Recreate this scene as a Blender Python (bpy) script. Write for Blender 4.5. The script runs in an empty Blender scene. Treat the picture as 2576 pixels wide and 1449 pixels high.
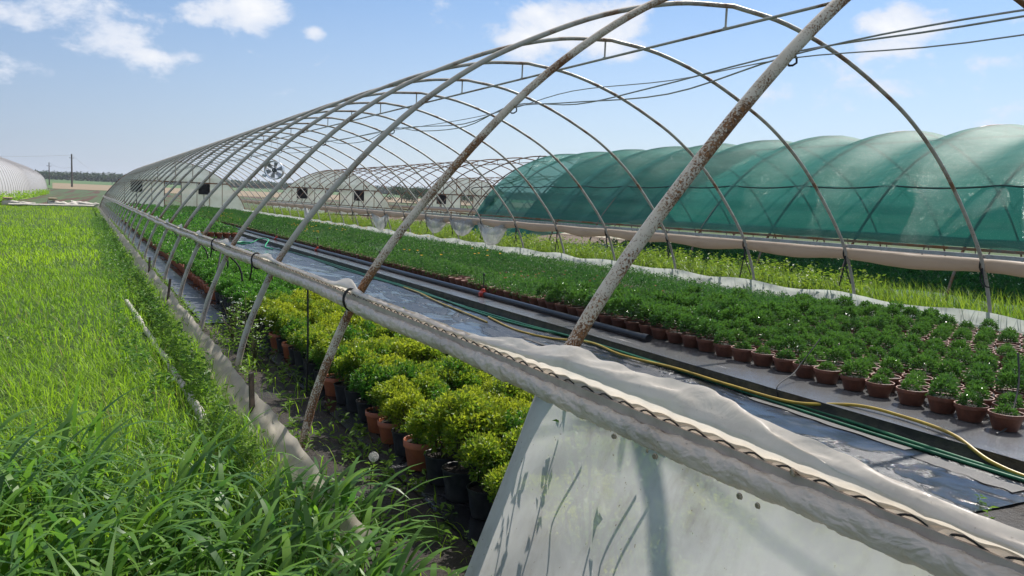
import bpy, math, random
import numpy as np
from mathutils import Vector, Matrix, noise as mn
random.seed(7); RNG = np.random.default_rng(7)
R = math.radians
SC = bpy.context.scene
COL = SC.collection

# ------------------------------------------------------------------ camera model
F_PX, PITCH, YAW, ROLL, CAM_H = 2049.34, 0.1017576, 0.4870419, 0.0417601, 1.42914
IW, IH = 2576.0, 1449.0
_fw = np.array([math.sin(YAW)*math.cos(PITCH), math.cos(YAW)*math.cos(PITCH), -math.sin(PITCH)])
_r0 = np.array([math.cos(YAW), -math.sin(YAW), 0.0])
_u0 = np.cross(_r0, _fw)
_r = math.cos(ROLL)*_r0 + math.sin(ROLL)*_u0
_u = -math.sin(ROLL)*_r0 + math.cos(ROLL)*_u0
def ray(px, py):
    d = _fw + _r*(px-IW/2)/F_PX - _u*(py-IH/2)/F_PX
    return d/np.linalg.norm(d)

# ------------------------------------------------------------------ object helpers
def link(o, parent=None):
    COL.objects.link(o)
    if parent is not None: o.parent = parent
    return o
def tag(o, label, cat, group=None):
    o['label'] = label; o['category'] = cat
    if group: o['group'] = group
    return o
def thing(name, label, cat, loc=(0, 0, 0), rz=0.0, group=None):
    o = bpy.data.objects.new(name, None); o.empty_display_size = .2
    o.location = loc; o.rotation_euler = (0, 0, rz)
    link(o); return tag(o, label, cat, group)
def copy_tree(o, parent=None):
    c = o.copy(); link(c, parent)
    for ch in list(KIDS.get(o.name, ())): copy_tree(bpy.data.objects[ch], c)
    return c
KIDS = {}
def mesh_np(V, F, name, smooth=True, tint=None):
    V = np.asarray(V, np.float32); F = np.asarray(F, np.int32)
    me = bpy.data.meshes.new(name); n, k = F.shape
    me.vertices.add(len(V)); me.vertices.foreach_set('co', V.ravel())
    me.loops.add(n*k); me.loops.foreach_set('vertex_index', F.ravel())
    me.polygons.add(n)
    me.polygons.foreach_set('loop_start', np.arange(0, n*k, k, dtype=np.int32))
    me.polygons.foreach_set('loop_total', np.full(n, k, np.int32))
    me.polygons.foreach_set('use_smooth', np.full(n, smooth, bool))
    if tint is not None:
        a = me.attributes.new('tint', 'FLOAT', 'FACE'); a.data.foreach_set('value', np.asarray(tint, np.float32))
    me.update(calc_edges=True)
    return me
def add(name, me, mat, parent=None, label=None, cat=None, group=None, kind=None):
    if not me.materials and mat is not None: me.materials.append(mat)
    o = bpy.data.objects.new(name, me); link(o, parent)
    if parent is not None: KIDS.setdefault(parent.name, []).append(o.name)
    if label: o['label'] = label
    if cat: o['category'] = cat
    if group: o['group'] = group
    if kind: o['kind'] = kind
    return o
class MB:
    """collects shapes into one mesh"""
    def __init__(s): s.v = []; s.f = []
    def raw(s, V, F):
        b = len(s.v); s.v += [tuple(map(float, p)) for p in V]; s.f += [tuple(int(i)+b for i in f) for f in F]; return s
    def box(s, c, d, rz=0.0, rx=0.0, ry=0.0):
        m = Matrix.Rotation(rz, 3, 'Z') @ Matrix.Rotation(ry, 3, 'Y') @ Matrix.Rotation(rx, 3, 'X')
        P = []
        for i in (-1, 1):
            for j in (-1, 1):
                for k in (-1, 1):
                    P.append(Vector(c) + m @ Vector((i*d[0]/2, j*d[1]/2, k*d[2]/2)))
        return s.raw(P, [(0,1,3,2),(4,6,7,5),(0,4,5,1),(2,3,7,6),(0,2,6,4),(1,5,7,3)])
    def tube(s, pts, r, n=8, cap=True):
        V, F = tube_arr(pts, r, n); b = len(V)
        s.raw(V, F)
        if cap:
            o = len(s.v)-b
            s.f.append(tuple(o+i for i in reversed(range(n)))); s.f.append(tuple(o+b-n+i for i in range(n)))
        return s
    def lathe(s, prof, n=20, c=(0, 0, 0)):
        V = []; F = []
        for (r, z) in prof:
            for i in range(n):
                a = 2*math.pi*i/n; V.append((c[0]+r*math.cos(a), c[1]+r*math.sin(a), c[2]+z))
        for j in range(len(prof)-1):
            for i in range(n):
                F.append((j*n+i, j*n+(i+1) % n, (j+1)*n+(i+1) % n, (j+1)*n+i))
        return s.raw(V, F)
    def grid(s, nu, nv, fn):
        V = [fn(i/(nu-1), j/(nv-1)) for i in range(nu) for j in range(nv)]
        F = [(i*nv+j, (i+1)*nv+j, (i+1)*nv+j+1, i*nv+j+1) for i in range(nu-1) for j in range(nv-1)]
        return s.raw(V, F)
    def mesh(s, name, smooth=True):
        me = bpy.data.meshes.new(name); me.from_pydata(s.v, [], s.f)
        if smooth:
            me.polygons.foreach_set('use_smooth', [True]*len(me.polygons))
            try: me.set_sharp_from_angle(angle=R(50))
            except Exception: pass
        me.update(); return me
    def put(s, name, mat, parent=None, smooth=True, **k): return add(name, s.mesh(name, smooth), mat, parent, **k)
def tube_arr(pts, r, n=8):
    P = np.asarray(pts, float); m = len(P)
    T = np.gradient(P, axis=0); T /= np.linalg.norm(T, axis=1)[:, None]+1e-12
    ref = np.array([0, 0, 1.]) if abs(T[0][2]) < .9 else np.array([1., 0, 0])
    a = np.cross(T[0], ref); a /= np.linalg.norm(a)
    A = np.zeros_like(P)
    for i in range(m):
        a = a - T[i]*(a @ T[i]); a /= np.linalg.norm(a); A[i] = a
    B = np.cross(T, A)
    th = np.linspace(0, 2*np.pi, n, endpoint=False)
    rr = np.broadcast_to(np.asarray(r, float), (m,))
    V = P[:, None] + rr[:, None, None]*(A[:, None]*np.cos(th)[None, :, None] + B[:, None]*np.sin(th)[None, :, None])
    i = np.arange(m-1)[:, None]*n; j = np.arange(n)[None]; j2 = (j+1) % n
    F = np.stack([i+j, i+j2, i+n+j2, i+n+j], -1).reshape(-1, 4)
    return V.reshape(-1, 3), F
def catmull(P, per=6):
    P = [np.asarray(p, float) for p in P]; P = [2*P[0]-P[1]] + P + [2*P[-1]-P[-2]]
    out = []
    for i in range(1, len(P)-2):
        for k in range(per):
            t = k/per
            out.append(.5*((2*P[i])+(P[i+1]-P[i-1])*t+(2*P[i-1]-5*P[i]+4*P[i+1]-P[i+2])*t*t+(3*P[i]-P[i-1]-3*P[i+1]+P[i+2])*t**3))
    out.append(P[-2]); return np.array(out)
def drop(y): return -.05*min(1, max(0, (y-6)/8.))
def nz(x, y, z=0.0): return mn.noise(Vector((x, y, z)))

# ------------------------------------------------------------------ materials
class NT:
    def __init__(s, name):
        s.m = bpy.data.materials.new(name); s.m.use_nodes = True; s.t = s.m.node_tree; s.t.nodes.clear()
        s.out = s.n('ShaderNodeOutputMaterial')
    def n(s, ty, ins=None, **kw):
        x = s.t.nodes.new(ty)
        for k, v in kw.items(): setattr(x, k, v)
        for k, v in (ins or {}).items():
            if isinstance(v, bpy.types.NodeSocket): s.t.links.new(v, x.inputs[k])
            else: x.inputs[k].default_value = v
        return x
    def coord(s, which='Object', scale=None):
        c = s.n('ShaderNodeTexCoord').outputs[which]
        if scale is not None: c = s.n('ShaderNodeMapping', {'Vector': c, 'Scale': scale}).outputs[0]
        return c
    def noise(s, scale, detail=6, rough=.6, vec=None, dist=0.0):
        return s.n('ShaderNodeTexNoise', {'Vector': vec or s.coord(), 'Scale': scale, 'Detail': detail, 'Roughness': rough, 'Distortion': dist}).outputs[0]
    def step(s, v, a, b, lo=0.0, hi=1.0):
        return s.n('ShaderNodeMapRange', {'Value': v, 'From Min': a, 'From Max': b, 'To Min': lo, 'To Max': hi}, interpolation_type='SMOOTHSTEP').outputs[0]
    def math(s, op, a, b=0.0):
        return s.n('ShaderNodeMath', {0: a, 1: b}, operation=op).outputs[0]
    def mix(s, f, a, b):
        x = s.n('ShaderNodeMix', data_type='RGBA')
        for k, v in ((0, f), (6, a), (7, b)):
            if isinstance(v, bpy.types.NodeSocket): s.t.links.new(v, x.inputs[k])
            else: x.inputs[k].default_value = (*v, 1) if isinstance(v, tuple) and len(v) == 3 else v
        return x.outputs[2]
    def bump(s, h, strength=.3, dist=.01):
        return s.n('ShaderNodeBump', {'Height': h, 'Strength': strength, 'Distance': dist}).outputs[0]
    def bsdf(s, base, rough=.6, normal=None, spec=.5, metal=0.0):
        i = {'Base Color': (*base, 1) if isinstance(base, tuple) and len(base) == 3 else base, 'Roughness': rough, 'Specular IOR Level': spec, 'Metallic': metal}
        if normal is not None: i['Normal'] = normal
        return s.n('ShaderNodeBsdfPrincipled', i).outputs[0]
    def mixs(s, f, a, b):
        return s.n('ShaderNodeMixShader', {0: f, 1: a, 2: b}).outputs[0]
    def end(s, sh): s.t.links.new(sh, s.out.inputs[0]); return s.m

def simple(name, c1, c2=None, scale=8.0, rough=.6, bump=0.0, bscale=60.0, spec=.4, metal=0.0, lo=.35, hi=.65, bdist=.01):
    t = NT(name); col = c1
    if c2: col = t.mix(t.step(t.noise(scale), lo, hi), c1, c2)
    nrm = t.bump(t.noise(bscale), bump, bdist) if bump else None
    return t.end(t.bsdf(col, rough, nrm, spec, metal))
def leaf(name, c1, c2, trans=.45, rough=.45, spec=.4, tcol=None, objvar=.25):
    """leaf colour runs c1..c2 by a per-leaf tint, a little by plant"""
    t = NT(name)
    a = t.n('ShaderNodeAttribute', attribute_name='tint').outputs['Fac']
    if objvar:
        rnd = t.n('ShaderNodeObjectInfo').outputs['Random']
        a = t.math('ADD', a, t.math('MULTIPLY', t.math('SUBTRACT', rnd, .5), objvar*2))
    a = t.n('ShaderNodeClamp', {0: a}).outputs[0]
    col = t.mix(a, c1, c2)
    tc = t.mix(a, tuple(min(1, x*1.5) for x in (tcol or c1)), tuple(min(1, x*1.5) for x in (tcol or c2)))
    b = t.bsdf(col, rough, None, spec)
    tr = t.n('ShaderNodeBsdfTranslucent', {'Color': tc}).outputs[0]
    return t.end(t.mixs(trans, b, tr))

def paint_pipe(name, rustiness, base=(.36, .34, .30)):
    t = NT(name)
    big = t.noise(2.2, 4); fine = t.noise(120.0, 6, .72, None, .5)
    m = t.math('ADD', t.math('MULTIPLY', big, .62), t.math('MULTIPLY', fine, .66))
    nrm_ = t.n('ShaderNodeNewGeometry').outputs['Normal']; m = t.math('ADD', m, t.math('MULTIPLY', t.n('ShaderNodeVectorMath', {0: nrm_, 1: (.55, -.45, -.7)}, operation='DOT_PRODUCT').outputs['Value'], .03))
    mask = t.step(m, .70-rustiness, .76-rustiness)
    stain = t.step(t.noise(9.0, 6), .45, .75)
    col = t.mix(stain, base, tuple(x*.78 for x in (base[0], base[1]*.93, base[2]*.85)))
    rust = t.mix(t.step(t.noise(110., 4), .4, .6), (.30, .135, .05), (.14, .06, .027))
    col = t.mix(mask, col, rust)
    return t.end(t.bsdf(col, t.step(mask, 0, 1, .42, .85), t.bump(t.math('ADD', mask, t.math('MULTIPLY', fine, .3)), .35, .002), .35))
PIPE_NEAR = paint_pipe('rusty_painted_steel', .098, (.68, .59, .46))
PIPE = paint_pipe('painted_steel', .03, (.50, .46, .385))
PIPE_BROWN = paint_pipe('weathered_brown_steel', .10, (.19, .17, .145))

def film(name, white=(.74, .72, .68), transl=.45, clear=.05, rough=.35, dirt=.25, wr=.25, wscale=14.0, stretch=(1, 1, 1), crumple=0.0):
    t = NT(name); c = t.coord('Object', stretch)
    d = t.step(t.noise(5.0, 8, .65, c), .48, .8)
    d = t.math('MULTIPLY', d, dirt)
    spots = t.math('MULTIPLY', t.step(t.noise(70., 3, .5), .70, .74), dirt)
    col = t.mix(t.math('ADD', d, spots), white, (.27, .20, .13))
    h = t.noise(wscale, 4, .5, c, .6)
    if crumple:
        wv = t.n('ShaderNodeVectorMath', {0: c, 1: t.n('ShaderNodeVectorMath', {0: t.n('ShaderNodeTexNoise', {'Vector': c, 'Scale': 14.0, 'Detail': 3.0}).outputs['Color'], 'Scale': .09}, operation='SCALE').outputs[0]}, operation='ADD').outputs[0]
        v1 = t.n('ShaderNodeTexVoronoi', {'Vector': wv, 'Scale': crumple}, feature='F1').outputs['Distance']
        v2 = t.n('ShaderNodeTexVoronoi', {'Vector': wv, 'Scale': crumple*2.3}, feature='F1').outputs['Distance']
        h = t.math('ADD', t.math('MULTIPLY', h, .4), t.math('ADD', v1, t.math('MULTIPLY', v2, .45)))
    nrm = t.bump(h, wr, .02)
    b = t.bsdf(col, rough, nrm, .5)
    tr = t.n('ShaderNodeBsdfTranslucent', {'Color': col}).outputs[0]
    x = t.mixs(transl, b, tr)
    if clear: x = t.mixs(t.step(t.noise(2.6, 5, .6, t.coord('Object', stretch), .5), .35, .65, clear*.3, clear*1.7), x, t.n('ShaderNodeBsdfTransparent', {'Color': (.97, .98, .96, 1)}).outputs[0])
    return t.end(x)
FILM = film('dirty_white_film', (.82, .74, .65), .38, 0.0, .22, .45, .42, 60.0, (1, .55, 1), 34.0)
FILM_FLAP = film('white_film_flap', (.80, .735, .655), .45, .03, .28, .3, .35, 9.0)
FILM_SHEET = film('milky_side_film', (.75, .735, .70), .64, .19, .24, .7, .4, 9.0, (1, 1, .45))
FILM_EDGE = film('film_hem', (.66, .63, .58), .2, 0.0, .4, .7, .3, 20.0)
FILM_SKIRT = film('soil_splashed_film', (.88, .79, .67), .74, .04, .45, .45, .5, 9.0)
FILM_PALE = film('pale_skirt_film', (.62, .65, .62), .55, .06, .35, .35, .5, 8.0)
FILM_BEIGE = film('beige_rolled_film', (.52, .44, .35), .45, 0.0, .38, .5, .5, 10.0, (1, .25, 1))
FILM_BAG = film('clear_film_bundle', (.52, .53, .53), .45, .30, .2, .3, .7, 14.0)
FILM_TUNNEL = film('taut_tunnel_film', (.58, .56, .55), .25, 0.0, .33, .15, .15, 1.2)
def panel_mat():
    t = NT('translucent_wall_sheet')
    d = t.step(t.noise(.9, 6), .4, .75)
    col = t.mix(d, (.62, .66, .57), (.47, .47, .38))
    w = t.n('ShaderNodeTexWave', {'Vector': t.coord(), 'Scale': 12.0, 'Distortion': 0.0}, bands_direction='X').outputs['Fac']
    b = t.bsdf(col, .35, t.bump(w, .2, .01), .4)
    x = t.mixs(.45, b, t.n('ShaderNodeBsdfTranslucent', {'Color': col}).outputs[0])
    return t.end(t.mixs(.14, x, t.n('ShaderNodeBsdfTransparent').outputs[0]))
PANEL = panel_mat()
def net_mat():
    t = NT('green_shade_net'); c = t.coord('Object')
    band = t.step(t.noise(1.6, 5, .6, t.coord('Object', (1, .25, 2.2))), .35, .7)
    col = t.mix(band, (.020, .165, .14), (.04, .235, .195))
    drops = t.step(t.noise(60., 3, .6, c), .61, .67)
    weave = t.math('ADD', t.noise(240., 2, .5, c), t.math('MULTIPLY', t.noise(7., 5, .65, t.coord('Object', (1, .35, 1)), .6), 3.0))
    nrm = t.bump(t.math('ADD', weave, drops), .6, .004)
    d = t.bsdf(col, .55, nrm, .4)
    tr = t.n('ShaderNodeBsdfTranslucent', {'Color': t.mix(band, (.03, .235, .19), (.06, .31, .25))}).outputs[0]
    x = t.mixs(.55, d, tr)
    g = t.n('ShaderNodeBsdfGlossy', {'Color': (.85, .95, .9, 1), 'Roughness': .28, 'Normal': nrm}).outputs[0]
    x = t.mixs(t.math('MULTIPLY', drops, .20), x, g)
    hole = t.math('SUBTRACT', .25, t.math('MULTIPLY', band, .08))
    return t.end(t.mixs(hole, x, t.n('ShaderNodeBsdfTransparent', {'Color': (.55, .95, .85, 1)}).outputs[0]))
NET = net_mat()
def wet_fabric():
    t = NT('wet_black_ground_fabric'); c = t.coord('Object')
    pud = t.step(t.noise(1.5, 6, .66, t.coord('Object', (1.3, .55, 1)), 1.0), .46, .53)
    fine = t.noise(95., 5, .7, c); mid = t.noise(13.0, 7, .7, t.coord('Object', (1, .45, 1)), .6)
    h = t.math('ADD', t.math('MULTIPLY', fine, .42), mid)
    h = t.math('MULTIPLY', h, t.math('SUBTRACT', 1.15, pud))
    silt = t.step(t.noise(3.2, 8, .7), .52, .72)
    col = t.mix(silt, (.016, .017, .020), (.075, .07, .062))
    return t.end(t.bsdf(col, t.step(pud, 0, 1, .30, .06), t.bump(h, .9, .0125), .6))
FABRIC = wet_fabric()
FABRIC_DULL = simple('dull_ground_fabric', (.045, .05, .06), (.10, .11, .12), 3.0, .42, .4, 25.0, .5)
def soil_mat(name, a, b, rough=.75, wet=.25):
    t = NT(name)
    n1 = t.noise(2.2, 8, .7); n2 = t.noise(38., 8, .7)
    col = t.mix(t.step(n1, .35, .68), a, b)
    col = t.mix(t.step(n2, .60, .72), col, tuple(min(1, x*1.9) for x in b))
    return t.end(t.bsdf(col, t.step(n1, .35, .6, max(.2, rough-wet), rough), t.bump(t.math('ADD', n2, t.math('MULTIPLY', n1, 2.)), 1.0, .025), .4))
SOIL = soil_mat('wet_dark_soil', (.014, .011, .009), (.038, .027, .019))
SOIL_DRY = soil_mat('brown_soil', (.085, .055, .035), (.15, .105, .07), .9, .1)
def ground_mat():
    t = NT('meadow_ground'); n1 = t.noise(.35, 8, .65); n2 = t.noise(7., 8, .7)
    col = t.mix(t.step(n2, .35, .65), (.022, .045, .010), (.055, .10, .018))
    col = t.mix(t.step(n1, .55, .75), col, (.06, .055, .03))
    return t.end(t.bsdf(col, .9, t.bump(n2, .8, .04), .2))
GROUND = ground_mat()
def field_mat():
    t = NT('row_crop_field'); c = t.coord('Object', (1, .012, 1))
    rows = t.noise(.85, 2, .5, c); fine = t.noise(3.2, 2, .5, c)
    n = t.noise(.5, 8, .7)
    g = t.mix(t.step(n, .3, .7), (.055, .085, .038), (.085, .125, .062))
    g = t.mix(t.step(fine, .52, .62), g, (.075, .07, .045))
    return t.end(t.bsdf(t.mix(t.step(rows, .53, .60), g, (.085, .048, .036)), .9, t.bump(n, .5, .1), .15))
FIELD = field_mat()
BROWNF = soil_mat('bare_tan_field', (.20, .15, .09), (.26, .20, .125), .95, .05)
GREENF = simple('far_green_field', (.075, .14, .03), (.05, .105, .03), .02, .9, 0)
WETCONC = None
def conc_mat():
    t = NT('wet_concrete'); n = t.noise(2.6, 8, .65); f = t.noise(60., 6, .7)
    wet = t.step(t.noise(2.0, 6, .65, t.coord('Object', (1.6, .5, 1)), .6), .24, .40)
    col = t.mix(t.step(n, .35, .7), (.20, .195, .19), (.28, .27, .26))
    col = t.mix(t.math('MULTIPLY', wet, .8), col, (.095, .097, .10))
    algae = t.step(t.noise(9., 6, .7), .6, .7)
    col = t.mix(t.math('MULTIPLY', algae, .5), col, (.09, .065, .04))
    return t.end(t.bsdf(col, t.step(wet, 0, 1, .45, .11), t.bump(t.math('ADD', f, n), .45, .006), .55))
WETCONC = conc_mat()
KERBSIDE = simple('mossy_kerb_face', (.022, .022, .016), (.06, .055, .035), 7., .6, .6, 30.)
TERRA = simple('terracotta', (.20, .075, .042), (.135, .05, .03), 16., .55, .25, 70., .35)
TERRA_BR = simple('bright_terracotta', (.42, .125, .05), (.34, .10, .045), 14., .5, .2, 60., .4)
BLACKP = simple('black_pot_plastic', (.017, .018, .02), (.04, .04, .042), 20., .42, .25, 40., .5)
POTSOIL = soil_mat('potting_soil', (.018, .013, .010), (.045, .032, .022), .9, .05)
STEM = simple('plant_stem', (.10, .09, .035), (.055, .05, .02), 30., .7)
BLACKHOSE = simple('black_pipe', (.015, .016, .018), (.03, .03, .032), 20., .32, .15, 40., .5)
YHOSE = simple('yellow_hose', (.46, .32, .035), (.34, .23, .03), 12., .35, .1, 80.)
GHOSE = simple('green_hose', (.02, .15, .06), (.015, .10, .045), 12., .35, .1, 80.)
BRGREEN = simple('bright_green_hose', (.02, .36, .14), (.015, .28, .11), 12., .35)
REDP = simple('red_fitting', (.48, .055, .03), (.36, .05, .03), 30., .4)
BLACK = simple('black_rubber', (.012, .012, .013), (.025, .025, .025), 20., .6)
CABLE = simple('grey_cable', (.45, .43, .41), (.34, .32, .30), 20., .5)
ALU = simple('dull_aluminium', (.46, .46, .47), (.36, .35, .34), 10., .38, .15, 60., .5, .55)
CHANNEL = simple('dirty_channel', (.52, .43, .36), (.40, .33, .27), 9., .55, .2, 60.)
FANMETAL = simple('fan_steel', (.62, .64, .66), (.45, .46, .47), 8., .28, .1, 40., .5, .8)
FANDARK = simple('fan_dark', (.03, .032, .035), (.05, .05, .05), 9., .5)
VENT = simple('black_vent', (.014, .015, .017), (.03, .03, .03), 9., .55)
WOODPOLE = simple('wood_pole', (.10, .085, .07), (.07, .06, .05), 3., .85, .3, 20.)
STAKE = simple('dark_steel_stake', (.03, .026, .022), (.07, .05, .035), 14., .5, .3, 60.)
WHITELOG = film('weathered_white_roll', (.55, .51, .45), .1, 0.0, .6, .6, .8, 18.0)
TAN = simple('old_board', (.40, .31, .20), (.28, .21, .14), 10., .8, .3, 40.)
SHELL = simple('snail_shell', (.42, .35, .25), (.24, .17, .10), 220., .35, .1, 300.)
PETALW = leaf('white_flower', (.75, .77, .70), (.62, .68, .55), .35, .6, .3, None, 0)
PETALY = leaf('orange_flower', (.62, .30, .02), (.60, .42, .03), .3, .6, .3, None, 0)
FLUFF = simple('dandelion_fluff', (.62, .60, .55), (.5, .5, .45), 60., .9)

GRASS_TALL = leaf('broad_grass_blade', (.046, .130, .026), (.150, .290, .022), .44, .45, .45, None, 0)
GRASS_SHORT = leaf('short_grass_blade', (.108, .235, .013), (.245, .385, .016), .52, .5, .3, None, 0)
GRASS_SIDE = leaf('yellow_green_grass', (.080, .155, .016), (.185, .255, .022), .5, .5, .35, None, 0)
WEED = leaf('dark_weed_leaf', (.05, .13, .02), (.11, .22, .03), .42, .5, .35, None, 0)
WEED_LIGHT = leaf('light_weed_leaf', (.09, .18, .022), (.15, .25, .03), .45, .5, .35, None, 0)
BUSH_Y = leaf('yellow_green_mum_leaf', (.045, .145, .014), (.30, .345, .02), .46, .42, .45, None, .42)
BUSH_G = leaf('green_mum_leaf', (.035, .125, .018), (.10, .24, .022), .45, .42, .45, None, .15)
SEED = leaf('seedling_leaf', (.029, .094, .018), (.085, .19, .024), .34, .20, .85, None, .15)
BEDLEAF = leaf('bedding_leaf', (.026, .092, .017), (.075, .175, .025), .38, .5, .28, None, 0)
BEDDARK = leaf('dark_bed_leaf', (.02, .06, .018), (.045, .105, .025), .35, .4, .5, None, 0)
TREELEAF = leaf('tree_leaf', (.020, .042, .016), (.045, .075, .024), .3, .6, .3, None, 0)
BARK = simple('bark', (.07, .055, .04), (.05, .04, .03), 6., .9)

# ------------------------------------------------------------------ foliage builders (numpy)
def leaf_quads(pos, dirs, size, width=.55, fold=.25, rng=RNG):
    """one folded kite per leaf: base, side, tip, side"""
    pos = np.asarray(pos, float); d = np.asarray(dirs, float); n = len(pos)
    d = d/(np.linalg.norm(d, axis=1)[:, None]+1e-9)
    up = rng.normal(size=(n, 3))*.35 + np.array([0, 0, 1.])
    sd = np.cross(d, up); sd /= np.linalg.norm(sd, axis=1)[:, None]+1e-9
    nm = np.cross(sd, d)
    s = np.broadcast_to(np.asarray(size, float), (n,))[:, None]
    mid = pos + d*s*.5 + nm*s*fold*.6
    V = np.stack([pos, mid+sd*s*width*.5, pos+d*s-nm*s*fold*.5, mid-sd*s*width*.5], 1)
    F = np.arange(4*n).reshape(n, 4)
    return V.reshape(-1, 3), F
def merge(parts):
    V = []; F = []; T = []; b = 0
    for p in parts:
        V.append(p[0]); F.append(p[1]+b); b += len(p[0])
        T.append(p[2] if len(p) > 2 else np.full(len(p[1]), .5))
    return np.concatenate(V), np.concatenate(F), np.concatenate(T)
def blades(base, ang, length, bend, lean, width, nseg=5, rng=RNG, twist=0.4):
    """arching grass blades, nseg quads each"""
    n = len(base); th = lean.copy(); p = base.astype(float).copy()
    h = np.stack([np.cos(ang), np.sin(ang), np.zeros(n)], 1)
    tw = rng.uniform(-twist, twist, n)
    rows = []
    for k in range(nseg+1):
        t = k/nseg
        w = width*(.55+.9*t if t < .4 else max(.02, 0.91*(1-((t-.4)/.6)**1.6)))
        a2 = ang+math.pi/2+tw*t*2
        sd = np.stack([np.cos(a2), np.sin(a2), np.zeros(n)], 1)
        rows.append((p-sd*w[:, None]*.5, p+sd*w[:, None]*.5))
        st = (length/nseg)[:, None]
        p = p + st*(np.sin(th)[:, None]*h + np.cos(th)[:, None]*np.array([0, 0, 1.]))
        th = th + bend/nseg
    V = np.stack([np.stack(r, 1) for r in rows], 1)      # n, nseg+1, 2, 3
    m = 2*(nseg+1); b = np.arange(n)[:, None]*m
    F = np.concatenate([np.stack([b+2*k, b+2*k+1, b+2*k+3, b+2*k+2], -1) for k in range(nseg)], 1).reshape(-1, 4)
    return V.reshape(-1, 3), F
def replicate(V, F, T, P, rz, sc, dT=0.0):
    """copies of one plant at points P, turned by rz and scaled by sc"""
    n = len(P); c, s = np.cos(rz), np.sin(rz)
    X = V[None, :, 0]*c[:, None]-V[None, :, 1]*s[:, None]; Y = V[None, :, 0]*s[:, None]+V[None, :, 1]*c[:, None]
    W = np.stack([X, Y, np.broadcast_to(V[None, :, 2], X.shape)], -1)*sc[:, None, None]+P[:, None, :]
    G = F[None]+np.arange(n)[:, None, None]*len(V)
    TT = np.clip(np.tile(T, (n, 1))+RNG.normal(0, .12, (n, 1))+np.reshape(dT*np.ones(n), (n, 1)), 0, 1)
    return W.reshape(-1, 3), G.reshape(-1, F.shape[1]), TT.ravel()
def dome_leaves(n, r, h, z0, size, rng, flat=.8, inner=.35, up=.6, topyellow=False):
    """leaves through the volume of a dome, thicker towards its skin"""
    ph = rng.uniform(0, 2*np.pi, n); cz = rng.uniform(-.15, 1, n); rad = (inner+(1-inner)*rng.random(n)**.45)
    lump = 1+.16*np.sin(3*ph+rng.uniform(0, 6))*np.sin(2.2*cz*3+rng.uniform(0, 6))+rng.normal(0, .05, n)
    sr = np.sqrt(np.maximum(0, 1-np.clip(cz, 0, 1)**(1/flat*1.6)))
    pos = np.stack([np.cos(ph)*sr*rad*r*lump, np.sin(ph)*sr*rad*r*lump, z0+np.maximum(cz, -.1)*h*rad*lump], 1)
    d = np.stack([np.cos(ph)*sr, np.sin(ph)*sr, np.full(n, up)+cz*.5], 1)+rng.normal(0, .45, (n, 3))
    V, F = leaf_quads(pos, d, rng.uniform(.7, 1.25, n)*size, .62, .22, rng)
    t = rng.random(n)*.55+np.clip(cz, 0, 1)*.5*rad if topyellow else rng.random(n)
    return V, F, np.clip(t, 0, 1)

# ------------------------------------------------------------------ world, sun, camera
SUN_AZ, SUN_EL = R(64), R(46)
S = Vector((math.sin(SUN_AZ)*math.cos(SUN_EL), math.cos(SUN_AZ)*math.cos(SUN_EL), math.sin(SUN_EL)))
ld = bpy.data.lights.new('sun', 'SUN'); ld.energy = 4.8; ld.angle = R(.53); ld.color = (1, .955, .89)
lo = bpy.data.objects.new('sun', ld); lo.rotation_euler = S.to_track_quat('Z', 'Y').to_euler(); lo.location = (20, 10, 40); link(lo)
cd = bpy.data.cameras.new('camera'); cd.sensor_width = 36; cd.lens = 36*F_PX/IW; cd.clip_start = .05; cd.clip_end = 20000
co = bpy.data.objects.new('camera', cd); link(co)
M3 = Matrix(((_r[0], _u[0], -_fw[0]), (_r[1], _u[1], -_fw[1]), (_r[2], _u[2], -_fw[2])))
co.matrix_world = Matrix.Translation((0, 0, CAM_H)) @ M3.to_4x4()
SC.camera = co

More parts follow.
